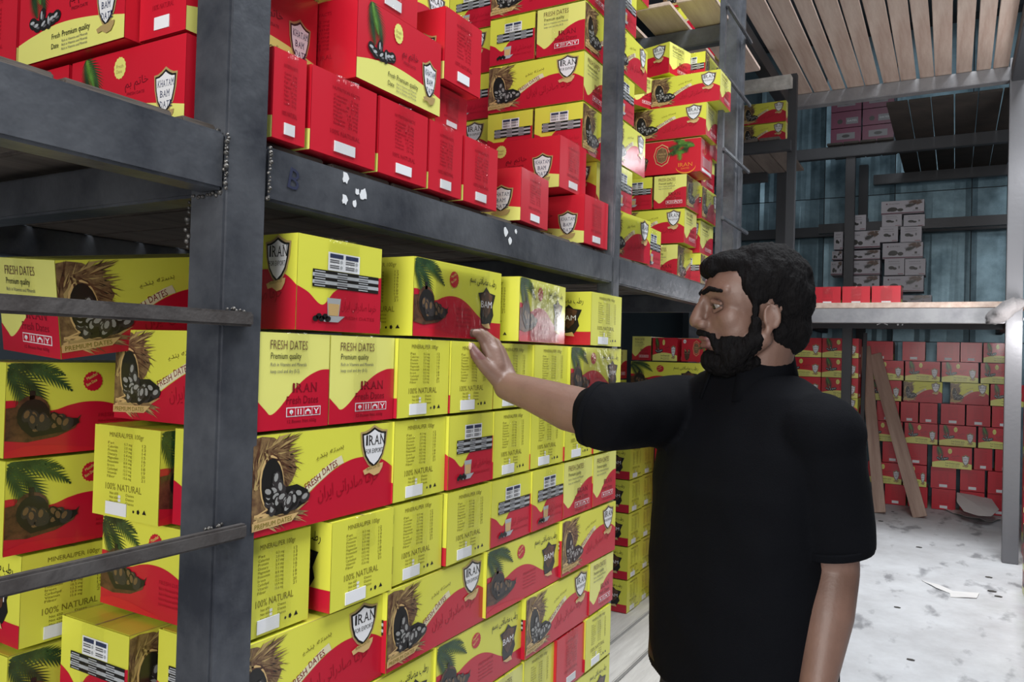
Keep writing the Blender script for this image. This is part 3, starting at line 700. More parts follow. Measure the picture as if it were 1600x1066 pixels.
def put(kind, face, a, b, z0, z1, P, label, group, side='+X', depth=None, yaw=0, **kw):
    """face: L long side out, E +x end out, D -x end out; side: the way that face looks; a..b its extent across, P its plane"""
    long = face == 'L'; d = depth or (W0 if long else L0); wd, h = b-a-.0035, z1-z0-.003
    size = (wd, d, h) if long else (d, wd, h)
    if side == '+X': rz = {'L': PI/2, 'E': 0, 'D': PI}[face]; c = (P-d/2, (a+b)/2, z0)
    elif side == '-Y': rz = {'L': 0, 'E': -PI/2, 'D': PI/2}[face]; c = ((a+b)/2, P+d/2, z0)
    else: rz = {'L': -PI/2, 'E': PI, 'D': 0}[face]; c = (P+d/2, (a+b)/2, z0)
    return carton(kind, c, rz+yaw, size, label, group, **kw)
LOOK = {('I', 'L'): 'carton with shield long side out', ('I', 'E'): 'carton with red curve text end out', ('I', 'D'): 'carton with striped table end out',
        ('B', 'L'): 'yellow carton with dark fruit side out', ('B', 'E'): 'all-yellow carton end with white label', ('B', 'D'): 'all-yellow carton end with white label',
        ('K', 'L'): 'red carton, white crest side out', ('K', 'E'): 'plain red carton end', ('K', 'D'): 'plain red carton end',
        ('G', 'L'): 'red carton with green leaves', ('V', 'L'): 'white carton long side out', ('V', 'E'): 'white carton end'}
def rows(table, where, group, fn):
    for r, (z0, z1, items) in enumerate(table, 1):
        for c, it in enumerate(items, 1):
            k, f, a, b = it[:4]; kw = it[4] if len(it) > 4 else {}
            lb = '%s, %s row, %s from left, %s' % (LOOK[(k, f)], ORD[r], ORD[c], where)
            fn(k, f, a, b, kw.pop('z0', z0), kw.pop('z1', z1), lb, group, kw)
random.seed(9)
# main pile on the lower shelf (its front leans a little towards the aisle at the far end)
def main(k, f, a, b, z0, z1, lb, gr, kw):
    ym = (a+b)/2; q = 1-.036*min(1, max(0, (ym-.80)/1.3))
    X = -.853*q + random.uniform(-.004, .002) + kw.pop('dx', 0)
    put(k, f, a*q, b*q, CH+(z0-CH)*q, CH+(z1-CH)*q, X, lb, gr, '+X', yaw=kw.pop('yaw', R(random.uniform(-.5, .5))), **kw)
T1 = [
 (1.556, 1.704, [('I', 'D', .845, 1.043, {'depth': .24}), ('B', 'L', 1.133, 1.452, {'film': True}), ('B', 'L', 1.50, 1.797, {'film': True, 'yaw': R(5.5)}), ('B', 'E', 1.925, 2.143)]),
 (1.408, 1.553, [('I', 'E', .775, .921), ('I', 'E', .924, 1.088), ('B', 'E', 1.092, 1.254), ('B', 'E', 1.260, 1.422), ('B', 'E', 1.428, 1.602), ('B', 'E', 1.605, 1.80), ('B', 'L', 1.803, 2.155, {'film': True})]),
 (1.258, 1.405, [('I', 'L', .770, 1.089), ('B', 'E', 1.093, 1.254), ('I', 'D', 1.257, 1.430), ('B', 'E', 1.434, 1.601), ('B', 'E', 1.604, 1.782), ('B', 'E', 1.785, 1.965), ('B', 'E', 1.968, 2.148)]),
 (1.110, 1.255, [('B', 'E', .768, .903, {'dx': -.012}), ('B', 'E', .931, 1.089, {'dx': .006}), ('B', 'E', 1.092, 1.252), ('B', 'E', 1.260, 1.426), ('I', 'D', 1.429, 1.608), ('I', 'D', 1.611, 1.787), ('I', 'E', 1.790, 1.972), ('I', 'E', 1.975, 2.142)]),
 (.963, 1.107, [('I', 'L', .755, 1.078), ('I', 'L', 1.081, 1.415), ('B', 'L', 1.419, 1.780), ('I', 'L', 1.784, 2.138)]),
 (.816, .960, [('I', 'D', .760, .912), ('B', 'L', .915, 1.236), ('B', 'L', 1.242, 1.590), ('I', 'L', 1.60, 1.962), ('I', 'E', 1.965, 2.137)]),
 (.669, .813, [('B', 'L', .79, 1.10), ('I', 'L', 1.103, 1.43), ('I', 'E', 1.433, 1.60), ('B', 'E', 1.603, 1.762), ('K', 'E', 1.766, 1.94), ('B', 'E', 1.944, 2.12)]),
 (.522, .666, [('I', 'L', .79, 1.12), ('I', 'L', 1.123, 1.44), ('B', 'L', 1.443, 1.77), ('B', 'L', 1.773, 2.12)]),
 (.394, .519, [('I', 'L', .79, 1.12), ('I', 'L', 1.123, 1.44), ('B', 'L', 1.443, 1.77), ('B', 'L', 1.773, 2.12)]),
]
rows(T1, "lower left shelf", 'cartons piled on the lower left shelf', main)
# second-layer cartons whose sides show left of the first post
GL = 'cartons seen left of the first post'
put('B', 'E', -1.185, -1.02, 1.258, 1.402, .748, 'yellow nutrition carton end, left of the first post below the middle rung', GL, '-Y')
put('I', 'D', -1.20, -1.03, .963, 1.106, .715, 'striped table carton end low down beside the first post', GL, '-Y', depth=.32)
# set-back pile at the far left
def leftp(k, f, a, b, z0, z1, lb, gr, kw): put(k, f, a, b, z0, z1, -1.222, lb, gr, '+X', yaw=R(random.uniform(-1, 1)), **kw)
rows([(1.352, 1.498, [('B', 'L', .632, .955)]), (1.206, 1.350, [('B', 'L', .632, .955, {'dx_': 0} if False else {})]), (1.060, 1.203, [('B', 'E', .665, .83)]),
      (.913, 1.057, [('B', 'L', .645, .97)]), (.766, .910, [('B', 'L', .645, .97)]), (.40, .546, [('B', 'L', .645, .97)]), (.55, .763, [('I', 'L', .645, .97)])],
     'far left set-back pile', 'cartons in the set-back pile far left', leftp)
o = carton('I', (0, 0, 0), 0, (L0, W0, H0), 'tilted shield carton lying askew behind the upper flat bar', GL)
o.rotation_mode = 'XYZ'
Mr = Matrix.Rotation(R(88), 4, 'Z') @ Matrix.Rotation(R(-8), 4, 'Y') @ Matrix.Rotation(R(4), 4, 'X')
o.matrix_world = Matrix.Translation((-1.149, .67, 1.502)) @ Mr @ Matrix.Translation((L0/2, W0/2, 0)) @ Matrix.Rotation(PI, 4, 'Z')
# ---- upper shelf, first bay
def U(k, f, a, b, z0, z1, X, lb, side='+X', gr='red cartons on the upper left shelf', **kw): return put(k, f, a, b, z0, z1, X, lb, gr, side, **kw)
B0 = 1.831
U('K', 'E', .788, .856, B0, 1.965, -.856, 'narrow dark red carton end tucked behind the first post, upper shelf')
U('K', 'E', .862, 1.017, B0, 1.964, -.854, 'red carton end with label, first full one right of the post on the beam')
U('K', 'E', 1.022, 1.164, B0, 1.964, -.854, 'red carton end with label, second right of the post on the beam')
U('K', 'E', 1.167, 1.281, B0, 1.964, -.854, 'narrow red carton end, third right of the post on the beam')
U('K', 'E', 1.286, 1.418, B0, 1.964, -.854, 'red carton end, fourth and last of the row on the near beam')
carton('K', (-.985, .827, 1.967), -PI/2, (.252, .102, .140), 'red crest carton beside the first post, resting on the beam row', 'red cartons on the upper left shelf')
U('K', 'L', .958, 1.197, 1.972, 2.112, -.852, 'large red crest carton overhanging the beam row, full design in view', depth=.2)
U('K', 'E', 1.205, 1.318, 1.967, 2.045, -.87, 'shallow red carton end right of the overhanging crest carton')
U('K', 'E', 1.203, 1.335, 2.048, 2.19, -.85, 'red carton end standing proud above the shallow one')
U('K', 'E', .80, .955, 2.113, 2.255, -.90, 'red carton end at the top edge beside the first post')
U('K', 'E', .985, 1.13, 2.115, 2.255, -.86, 'red carton end with label on top of the overhanging crest carton')
U('I', 'L', 1.14, 1.46, 2.20, 2.34, -1.02, 'yellow carton corner high above the proud red ends')
U('K', 'E', 1.21, 1.37, 1.967, 2.10, -1.22, 'red carton end hidden in shade behind the proud red ends', depth=.3)
# left of the first post, upper shelf
U('K', 'L', -1.20, -.928, 1.831, 1.964, .70, 'red crest carton partly behind the first post, left upper shelf', '-Y', depth=.082)
U('K', 'E', -1.42, -1.205, 1.831, 1.964, .70, 'wide red carton end at the left picture edge, upper shelf', '-Y')
U('K', 'L', -1.315, -1.038, 1.967, 2.11, .68, 'red crest carton at the top left corner with yellow band', '-Y')
U('K', 'E', -1.48, -1.32, 1.967, 2.11, .68, 'red carton end in the extreme top left corner', '-Y')
# ---- end stack by the second post (long sides face the camera)
GS = 'cartons stacked by the second post'
def Sx(k, f, a, b, z0, z1, Y, lb, **kw): return put(k, f, a, b, z0, z1, Y, lb, GS, '-Y', **kw)
put('K', 'E', 1.515, 1.675, B0, 1.955, -.862, 'plain red carton end standing askew before the second post, labelled', GS, '+X', yaw=R(4), depth=.32)
put('K', 'E', 1.90, 2.058, B0, 1.965, -.866, 'glossy crest carton at the foot of the second post, film torn', GS, '+X', yaw=R(-1), depth=.32)
Sx('K', 'L', -1.228, -.900, 1.967, 2.106, 1.81, 'red crest carton with yellow disc, lying on the two askew ones')
for j, (z, it) in enumerate(((2.11, 'DD'), (2.255, 'L'), (2.40, 'DE'), (2.545, 'L'))):
    yy = 2.00
    if it == 'L': Sx('I', 'L', -1.245, -.925, z, z+.143, yy, ('shield carton, %s, column by second post' % ('between the end-out pairs' if j == 1 else 'topmost and cut by picture edge')))
    else:
        Sx('I', it[0], -1.245, -1.087, z, z+.143, yy, 'left of the %s pair of carton ends in column by second post' % ('lower' if j == 0 else 'upper'))
        Sx('I', it[1], -1.083, -.925, z, z+.143, yy, 'right of the %s pair of carton ends in column by second post' % ('lower' if j == 0 else 'upper'))
for j in range(6):
    z = B0+j*.145
    Sx('I', 'L' if j % 2 == 0 else 'D', -1.60 if j % 2 == 0 else -1.44, -1.275, z, z+.143, 2.06, 'shaded carton, %s up in the dark column left of the second post' % ORD[j+1])
    if j > 2: continue
for j in range(2): Sx('I', 'L', -1.27, -.935, B0+j*.142, B0+j*.142+.139, 2.13, 'carton in shade behind the crest cartons, %s' % ('lower' if j == 0 else 'upper'))
# ---- second bay, upper shelf
G2 = 'cartons in the second bay upper shelf'
def V2(k, f, a, b, z0, z1, Y, lb, **kw): return put(k, f, a, b, z0, z1, Y, lb, G2, '-Y', **kw)
YB = 3.02
V2('I', 'E', -1.105, -.965, B0, 1.985, YB, 'curve text carton end at the foot of the second-bay stack')
V2('I', 'L', -1.215, -.94, 1.988, 2.128, YB, 'shield carton second from bottom of the second-bay stack')
V2('I', 'D', -1.215, -1.078, 2.131, 2.266, YB, 'striped table end beside curve end, middle of the second-bay stack')
V2('I', 'E', -1.073, -.935, 2.131, 2.266, YB, 'curve text end beside striped end, middle of the second-bay stack')
V2('G', 'L', -1.185, -.880, 2.270, 2.408, YB, 'red carton with green leaves and round badge, second bay')
V2('I', 'L', -1.170, -.862, 2.412, 2.545, YB, 'shield carton lying directly on the green-leaf carton')
V2('I', 'L', -1.10, -.815, 2.549, 2.675, YB+.02, 'shield carton next above, near the far ladder')
V2('I', 'L', -1.33, -1.105, 2.55, 2.68, YB-.05, 'shield carton turned askew on the left of the stack top', yaw=R(-22))
V2('I', 'L', -1.30, -1.0, 2.69, 2.82, YB+.05, 'topmost shield carton turned askew in the second bay', yaw=R(-14))
def V3(k, f, a, b, z0, z1, lb, X=-.905, **kw): return put(k, f, a, b, z0, z1, X, lb, G2, '+X', **kw)
V3('I', 'L', 2.16, 2.44, B0, 1.975, 'whitish glare carton leaning out right behind the second post', X=-.885, film=True, yaw=R(-6))
V3('I', 'D', 2.46, 2.62, B0, 1.97, 'pale striped end beside the glare carton in second bay', X=-.90)
for j in range(6):
    z = 1.978+j*.142; V3('I' , 'L' if j % 2 else 'D', 2.17, 2.44 if j % 2 else 2.33, z, z+.139, 'sliver of carton peeping past the second post, %s from its lowest' % ORD[j+1], X=-.90, film=j % 2 == 0)
for j in range(7):
    z = B0+j*.142
    if j % 2 == 0: V3('I', 'L', 3.20, 3.44, z, z+.139, 'carton behind the far ladder, %s up from the beam' % ORD[j+1], X=-.925, film=True, depth=.12)
    else: V3('I', 'E', 3.22, 3.42, z, z+.139, 'carton behind the far ladder, %s up from the beam' % ORD[j+1], X=-.935, film=True, depth=.12)
for j in range(3): put('I', 'L', -1.36, -1.05, 3.068+j*.145, 3.208+j*.145, 3.9, 'carton on third-level boards, %s up' % ORD[j+1], G2, '-Y')
# ---- second bay, below the beam: set-back pile
G3 = 'set-back pile under the second bay beam'
def V4(k, f, a, b, z0, z1, Y, lb, **kw): return put(k, f, a, b, z0, z1, Y, lb, G3, '-Y', **kw)
for j in range(5):
    z = .394+j*.147
    V4('B', 'L', -1.56, -1.232, z, z+.145, 3.25, 'yellow carton fruit side out, %s up in the low set-back column' % ORD[j+1])
    put('B', 'E', 3.12, 3.285, z, z+.145, -1.225, 'yellow nutrition end seen by the man waist, %s up from the boards' % ORD[j+1], G3, '+X', depth=.045) if False else None
    V4('K', 'L', -1.225, -.925, z, z+.145, 3.55, 'red carton wholly behind the man torso, %s up from the boards' % ORD[j+1], tape=False)
for j in range(5): V4('B', 'E', 0, 1, 0, 1, 0, '') if False else put('B', 'E', 3.422, 3.585, .394+j*.147, .539+j*.147, -1.24, 'yellow nutrition end beside the man waist, %s up from boards' % ORD[j+1], G3, '+X')
V4('B', 'L', -1.31, -.965, 1.362, 1.508, 3.43, 'brown-shaded fruit carton showing just above the man shoulder')
V4('B', 'L', -1.31, -.965, 1.213, 1.359, 3.43, 'shaded fruit carton hidden behind the raised sleeve')
V4('K', 'L', -1.22, -.925, 1.132, 1.210, 3.45, 'shallow red carton under the shaded fruit cartons')
V4('B', 'L', -1.63, -1.32, 1.132, 1.275, 3.25, 'yellow fruit carton at sleeve height left of the shaded ones')
for j, (k, f, a, b) in enumerate((('B', 'L', -1.40, -1.26), ('K', 'L', -1.255, -1.115))):
    pass
zz = (1.515, 1.655)
V4('I', 'E', -1.31, -1.215, 1.511, 1.625, 3.44, 'small yellow carton right against the pile end under the beam')
V4('K', 'L', -1.21, -1.09, 1.511, 1.62, 3.44, 'small red carton before the face, left of green-leaf ones')
V4('G', 'L', -1.08, -.93, 1.511, 1.62, 3.46, 'dark green-leaf carton directly before the man nose')
put('B', 'L', -1.64, -1.33, 1.278, 1.42, 3.27, 'yellow carton stack sliver behind second post, upper', G3, '-Y'); put('I', 'L', -1.64, -1.33, 1.424, 1.56, 3.27, 'shield carton stack sliver behind second post, top', G3, '-Y')
# ---- third bay glimpses
G4 = 'cartons high in the third bay'
shelf3 = empty('far_side_shelf', (-1.6, 6.2, 0)); tag(shelf3, 'dark steel side shelf with pale edge boards high beyond the ladder', 'shelf')
for lo, hi, m, nm in (((-2.4, 6.0, 3.10), (-1.08, 6.06, 3.18), dsteel, 'beam'), ((-2.4, 5.96, 3.57), (-1.08, 6.05, 3.65), lwood, 'plank'), ((-1.12, 6.10, 0), (-1.06, 6.16, 3.70), dsteel, 'post'),
                      ((-2.46, 6.0, 0), (-2.4, 6.06, 3.70), dsteel, 'post'), ((-2.4, 7.0, 3.10), (-1.45, 7.06, 3.18), dsteel, 'beam')):
    into(shelf3, boxo(nm, lo, hi, m))
for j in range(8): into(shelf3, boxo('plank', (-2.4+j*.157, 5.98, 3.182), (-2.4+j*.157+.145, 7.08, 3.20), dwood))
for j, (a, b) in enumerate(((-1.80, -1.475), (-1.47, -1.145))):
    for q in range(2): put('I', 'L', a, b, 3.202+q*.165, 3.364+q*.165, 6.17, '%s carton, %s up, on the high side shelf beyond the ladder' % (('left', 'right')[j], ORD[q+1]), G4, '-Y', tape=False)
# ---- far pile under the mezzanine (larger cartons)
G5 = 'far pile under the mezzanine'
def xa(px): d = fw + rt*((px-800)/FPX) - up*((640-533)/FPX); return d.x/d.y*9.35
def far(k, f, a, b, z0, z1, lb, gr, kw):
    Y = 9.35+random.uniform(-.015, .015)+kw.pop('dy', 0); put(k, f, xa(a), xa(b), z0, z1, Y, lb, gr, '-Y', tape=False, yaw=0, depth=kw.pop('depth', .30), **kw)
FT = [
 (1.56, 1.765, [('K', 'E', 1352, 1394), ('K', 'E', 1408, 1444), ('K', 'E', 1462, 1498), ('K', 'E', 1499, 1533), ('K', 'L', 1535, 1585)]),
 (1.345, 1.557, [('K', 'L', 1357, 1411), ('K', 'L', 1413, 1468), ('K', 'L', 1470, 1528), ('K', 'L', 1531, 1588)]),
 (1.12, 1.342, [('K', 'L', 1355, 1408), ('I', 'L', 1411, 1472), ('I', 'L', 1484, 1545), ('K', 'L', 1547, 1600)]),
 (.90, 1.117, [('K', 'E', 1370, 1405), ('K', 'E', 1407, 1435), ('K', 'E', 1437, 1465), ('K', 'E', 1470, 1508), ('K', 'E', 1510, 1548), ('K', 'E', 1550, 1587)]),
 (.68, .897, [('K', 'L', 1355, 1411), ('K', 'L', 1414, 1466), ('K', 'L', 1468, 1526), ('K', 'L', 1529, 1586)]),
 (.455, .677, [('K', 'E', 1380, 1412), ('K', 'E', 1415, 1450), ('K', 'L', 1458, 1520, {'dy': -.08}), ('K', 'E', 1523, 1552), ('K', 'E', 1556, 1590)]),
 (.225, .452, [('K', 'L', 1358, 1411), ('K', 'L', 1413, 1450), ('K', 'E', 1456, 1496), ('K', 'E', 1502, 1541), ('K', 'E', 1545, 1585)]),
 (.004, .222, [('K', 'E', 1385, 1418), ('K', 'E', 1421, 1452), ('K', 'E', 1458, 1496), ('K', 'E', 1502, 1541), ('K', 'E', 1545, 1585)]),
]
rows(FT, 'far pile', G5, far)
def farl(k, f, a, b, z0, z1, lb, gr, kw): put(k, f, a, b, z0, z1, 8.85, lb, gr, '-Y', tape=False, depth=.30, **kw)
rows([(z, z+.208, [('K', 'L', -1.60, -1.225), ('K' if q != 3 else 'I', 'L', -1.22, -.86)]) for q, z in enumerate((1.57, 1.36, 1.15, .94, .73, .52, .31, .10))],
     'far pile left column', 'left column of the far pile', farl)
for q, (z, k, f) in enumerate(((1.55, 'B', 'E'), (1.34, 'K', 'L'), (1.13, 'K', 'E'), (.92, 'K', 'E'), (.71, 'K', 'L'), (.5, 'K', 'E'))):
    put(k, f, -1.72, -1.45, z, z+.208, 8.1, 'red and yellow carton right behind the man neck, %s down' % ORD[q+1], 'cartons behind the man neck', '-Y', tape=False)
for q, z in enumerate((.004, .18, .34)): put('K', 'L', -1.74, -1.43, z, z+.155, 8.1, 'low carton hidden behind the man back, %s up' % ORD[q+1], 'cartons behind the man neck', '-Y', tape=False)
# ---- white cartons and red row on the mezzanine deck
G6 = 'white cartons on the mezzanine'
ZD = 2.037
def yx(px, py, Y): d = fw + rt*((px-800)/FPX) - up*((py-533)/FPX); return d.x/d.y*Y, CH+d.z/d.y*Y
WT = [('L', 1377, 1444, 313, 334), ('E', 1378, 1409, 335, 354), ('E', 1412, 1445, 335, 354), ('E', 1375, 1403, 354, 378), ('E', 1407, 1440, 353, 378),
      ('L', 1379, 1442, 379, 404), ('E', 1382, 1413, 404, 430), ('E', 1414, 1446, 404, 430), ('L', 1380, 1443, 431, 456),
      ('E', 1324, 1353, 336, 360), ('L', 1320, 1375, 361, 388), ('L', 1319, 1375, 391, 406), ('L', 1318, 1375, 407, 430), ('L', 1318, 1374, 431, 452), ('E', 1303, 1317, 362, 390), ('L', 1300, 1316, 392, 406), ('L', 1298, 1316, 408, 430)]
for i, (f, a, b, y0, y1) in enumerate(WT):
    Y = 8.95; x0, zt = yx(a, y0, Y); x1, zb = yx(b, y1, Y)
    zt2 = yx(b, y0, Y)[1]; zb2 = yx(a, y1, Y)[1]
    col = 'right' if a > 1370 else ('middle' if a > 1317 else 'left')
    n = {'right': i+1, 'middle': i-8, 'left': i-13}[col]
    put('V', f, x0, x1, (zb+zb2)/2, (zt+zt2)/2, Y, 'white carton %s out, %s down, %s mezzanine stack' % ('long side' if f == 'L' else 'end', ORD[max(1, n)], col), G6, '-Y', tape=False, depth=.28)
for q in range(3):
    for j in range(2): put('P', 'E' if q != 1 else 'L', -1.14+j*.30, -.85+j*.30, 3.762+q*.17, 3.928+q*.17, 8.55, 'dim plum carton, %s, %s column, high under the roof' % (('bottom', 'middle', 'top')[q], ('left', 'right')[j]), 'dim cartons high under the roof', '-Y', tape=False)
base = bmesh.new()
for j, (a, b) in enumerate(((-1.10, -.66), (-.655, -.20))):
    z = ZD
    for q in range(2): put('V', 'L', a, b, z+q*.10, z+q*.10+.098, 8.96, 'white carton at the bottom of the %s mezzanine stack, %s' % (('left', 'right')[j], ('lowest', 'second lowest')[q]), G6, '-Y', tape=False, depth=.28)
base.free()
for j, (px0, px1) in enumerate(((1272, 1314), (1316, 1360), (1362, 1408))):
    x0, _ = yx(px0, 450, 7.5); x1, _ = yx(px1, 450, 7.5)
    put('K', 'E', x0, x1, ZD, ZD+.168, 7.5, 'red carton end, %s in the row on the mezzanine edge' % ('leftmost', 'middle', 'rightmost')[j], 'red cartons on the mezzanine edge', '-Y', depth=.3)
# ---- right-hand rack, only its edge shows
G7 = 'cartons along the right aisle edge'
for j in range(3):
    for q in range(5):
        y = 4.55+q*.36
        put('K' if (j+q) % 3 else 'B', 'L', y, y+.35, .004+j*.155, .157+j*.155, .385+.012*q, 'low carton along the right aisle edge, %s up, %s from camera' % (ORD[j+1], ORD[q+1]), G7, '-X', tape=False)
for j in range(10):
    put('K' if j % 4 else 'I', 'L', .51, .84, .004+j*.175, .176+j*.175, 7.5, 'carton just right of the far post, %s up from the floor' % ORD[j+1], G7, '-Y', tape=False)
# ------------------------------------------------------------------ the man
man = empty('person', (0, 0, 0)); 
def add_ell(bm, c, r, rot=None, sub=3):
    M = Matrix.Translation(c) @ (rot.to_4x4() if rot else Matrix()) @ Matrix.Diagonal((*r, 1))
    bmesh.ops.create_icosphere(bm, subdivisions=sub, radius=1, matrix=M)
def add_cap(bm, p, q, r1, r2, n=16, flat=1.0, fdir=None, ends=True):   # tapered limb segment, round ends
    p, q = Vector(p), Vector(q); z = (q-p).normalized(); L = (q-p).length
    x = (fdir or Vector((.3, .2, 1))); x = (x-z*x.dot(z)); x = x.normalized() if x.length > 1e-4 else z.orthogonal().normalized(); y = z.cross(x)
    Mx = Matrix.Translation(p) @ Matrix((x, y, z)).transposed().to_4x4() @ Matrix.Diagonal((flat, 1, 1, 1))
    rings = []
    prof = []
    if ends:
        for a in (75, 50, 25): prof.append((-r1*math.sin(R(a)), r1*math.cos(R(a))))
    for k in range(5): t = k/4; prof.append((L*t, r1+(r2-r1)*t))
    if ends:
        for a in (25, 50, 75): prof.append((L+r2*math.sin(R(a)), r2*math.cos(R(a))))
    for zz, rr in prof: rings.append([bm.verts.new(Mx @ Vector((math.cos(2*PI*i/n)*rr, math.sin(2*PI*i/n)*rr, zz))) for i in range(n)])
    for a, b in zip(rings, rings[1:]):
        for i in range(n): bm.faces.new((a[i], a[(i+1) % n], b[(i+1) % n], b[i]))
    bm.faces.new(rings[0][::-1]); bm.faces.new(rings[-1])
def chain(bm, pts, rs, **kw):
    for (a, b, r1, r2) in zip(pts, pts[1:], rs, rs[1:]): add_cap(bm, a, b, r1, r2, **kw)
def remesh(bm, name, voxel, m, parent, smooth=2, fac=.5):
    me = bpy.data.meshes.new(name); bm.to_mesh(me); bm.free(); t = bpy.data.objects.new('tmp', me); COL.objects.link(t)
    md = t.modifiers.new('r', 'REMESH'); md.mode = 'VOXEL'; md.voxel_size = voxel; md.use_smooth_shade = True
    if smooth: sm = t.modifiers.new('s', 'SMOOTH'); sm.iterations = smooth; sm.factor = fac
    ev = t.evaluated_get(bpy.context.evaluated_depsgraph_get()); me2 = bpy.data.meshes.new_from_object(ev); me2.name = name
    bpy.data.objects.remove(t)
    me2.materials.clear(); me2.materials.append(m)
    return new_obj(name, me2, parent)
def coords(me): a = np.empty(len(me.vertices)*3); me.vertices.foreach_get('co', a); return a.reshape(-1, 3)
def setco(me, a): me.vertices.foreach_set('co', a.ravel()); me.update()

cdir = Vector((.215, -.976, 0)); ldir = Vector((-.976, -.215, 0))
def facing(deg): return cdir*math.cos(R(deg)) + ldir*math.sin(R(deg))
# head frame: x forward (face), y to his left, z up
hf = facing(76); hz = Vector((0, 0, 1)); hy = hz.cross(hf)
HC = at(1177, 486, 1.50)
tilt = Matrix.Rotation(R(4), 3, 'Y')                       # chin slightly down
HM = Matrix.Translation(HC) @ (Matrix((hf, hy, hz)).transposed() @ tilt).to_4x4()
HS = .975
def H(x, y, z): return HM @ (Vector((x, y, z))*HS)
HR = HM.to_3x3()
# body frame
bf = facing(42); by = hz.cross(bf)                         # by: his left
BC = at(1164, 800, 1.53); BC.z = 0
def Bp(x, y, z): return Vector((BC.x, BC.y, 0)) + bf*x + by*y + Vector((0, 0, z))
RSh = Bp(.0, -.170, 1.420); LSh = Bp(.0, .170, 1.415)
RW = at(793, 604, 1.575); RE = at(944, 652, 1.46)
LE = at(1303, 890, 1.40); LW = at(1272, 1098, 1.33)

bm = bmesh.new()
def he(c, r, sub=3): add_ell(bm, H(*c), [q*HS for q in r], HR, sub)
def hc(p, q, r1, r2, **kw): add_cap(bm, H(*p), H(*q), r1*HS, r2*HS, **kw)
he((-.018, 0, .042), (.094, .077, .080)); he((-.045, 0, .02), (.062, .070, .075)); he((.030, 0, .035), (.064, .066, .072))
he((.038, 0, -.020), (.056, .058, .085)); he((.035, 0, -.075), (.052, .048, .042)); he((.064, 0, -.045), (.037, .036, .05))
he((.084, 0, -.098), (.020, .024, .018))                                                   # chin
for s in (1, -1):
    hc((.085, s*.012, .042), (.062, s*.050, .040), .013, .012)                             # brow
    he((.050, s*.033, -.012), (.031, .026, .036)); he((.103, s*.0150, -.022), (.013, .0095, .0105), 2)     # cheekbone, nostril wing
    hc((.0, s*.060, -.055), (.055, s*.034, -.098), .020, .018)                             # jaw line
    # ear
    he((-.012, s*.077, -.018), (.014, .006, .024), 3)
    for k in range(9):
        a0, a1 = R(-60+k*30), R(-30+k*30)
        hc((-.014-.014*math.cos(a0), s*.080, -.016+.022*math.sin(a0)), (-.014-.014*math.cos(a1), s*.080, -.016+.022*math.sin(a1)), .0042, .0042, n=8)
    he((-.006, s*.079, -.042), (.008, .005, .009), 2)
hc((.091, 0, .034), (.105, 0, .006), .011, .0125); hc((.105, 0, .006), (.114, 0, -.014), .0125, .0130); he((.113, 0, -.018), (.0135, .0135, .0105)); hc((.107, 0, -.022), (.100, 0, -.034), .009, .008)
hc((.097, -.020, -.052), (.103, 0, -.050), .0060, .0072); hc((.103, 0, -.050), (.097, .020, -.052), .0072, .0060)    # upper lip
hc((.094, -.017, -.063), (.100, 0, -.064), .0060, .0080); hc((.100, 0, -.064), (.094, .017, -.063), .0080, .0060)    # lower lip
# neck, trunk core, limbs
nb = Bp(-.01, 0, 1.43); nt = H(-.025, 0, -.05)
chain(bm, [nt, nt.lerp(nb, .5), nb], [.056, .058, .068], n=24)
chain(bm, [Bp(.0, 0, 1.32), Bp(.01, 0, 1.05)], [.12, .12]); add_cap(bm, RSh, LSh, .040, .040)
for s in (-1, 1): chain(bm, [Bp(0, s*.09, .95), Bp(.02, s*.10, .52), Bp(-.01, s*.11, .10)], [.085, .058, .040]); add_cap(bm, Bp(-.01, s*.11, .05), Bp(.13, s*.12, .04), .035, .03)
chain(bm, [RSh, RE], [.050, .044], n=20)
m1 = RE.lerp(RW, .35)+Vector((0, 0, -.004)); chain(bm, [RE, m1, RE.lerp(RW, .72), RW], [.045, .045, .035, .029], n=22, flat=1.0)
chain(bm, [LSh, LE], [.052, .044], n=20)
chain(bm, [LE, LE.lerp(LW, .35), LE.lerp(LW, .75), LW], [.044, .045, .034, .028], n=22)
# left hand hanging (below the picture)
def hand(W, d, n_, side, curl, scale=1.0):
    """W wrist, d direction of the hand, n_ back-of-hand normal, side: towards the thumb"""
    K = []
    for i, (o_, l_) in enumerate(((.030, .092), (.010, .096), (-.011, .091), (-.031, .082))):
        k = W + d*l_*scale + side*o_*scale; K.append(k)
        add_cap(bm, W + side*o_*.55 + d*.015, k, .0165, .0115, n=12)
    for i, (k, ln) in enumerate(zip(K, (.070, .078, .072, .056))):
        p = k; dd = d.copy(); rad = (.0095, .0098, .0093, .0082)[i]
        for j, fr in enumerate((.48, .30, .24)):
            dd = (dd - n_*curl[i][j]).normalized(); q = p + dd*ln*fr*scale; add_cap(bm, p, q, rad*(1-.08*j), rad*(.92-.08*j), n=12); p = q
    t0 = W + d*.022 + side*.026; t1 = t0 + (d*.55+side*.75-n_*.15).normalized()*.042; t2 = t1 + (d*.85+side*.4-n_*.15).normalized()*.033; t3 = t2 + (d*.95+side*.1-n_*.2).normalized()*.026
    chain(bm, [t0, t1, t2, t3], [.0165, .0125, .0108, .0085], n=12)
dL = (LW-LE).normalized(); sd = (Vector((-.6, -.7, 0)) - dL*dL.dot(Vector((-.6, -.7, 0)))).normalized()
hand(LW, dL, sd.cross(dL)*-1, sd, [(.25, .35, .3)]*4)
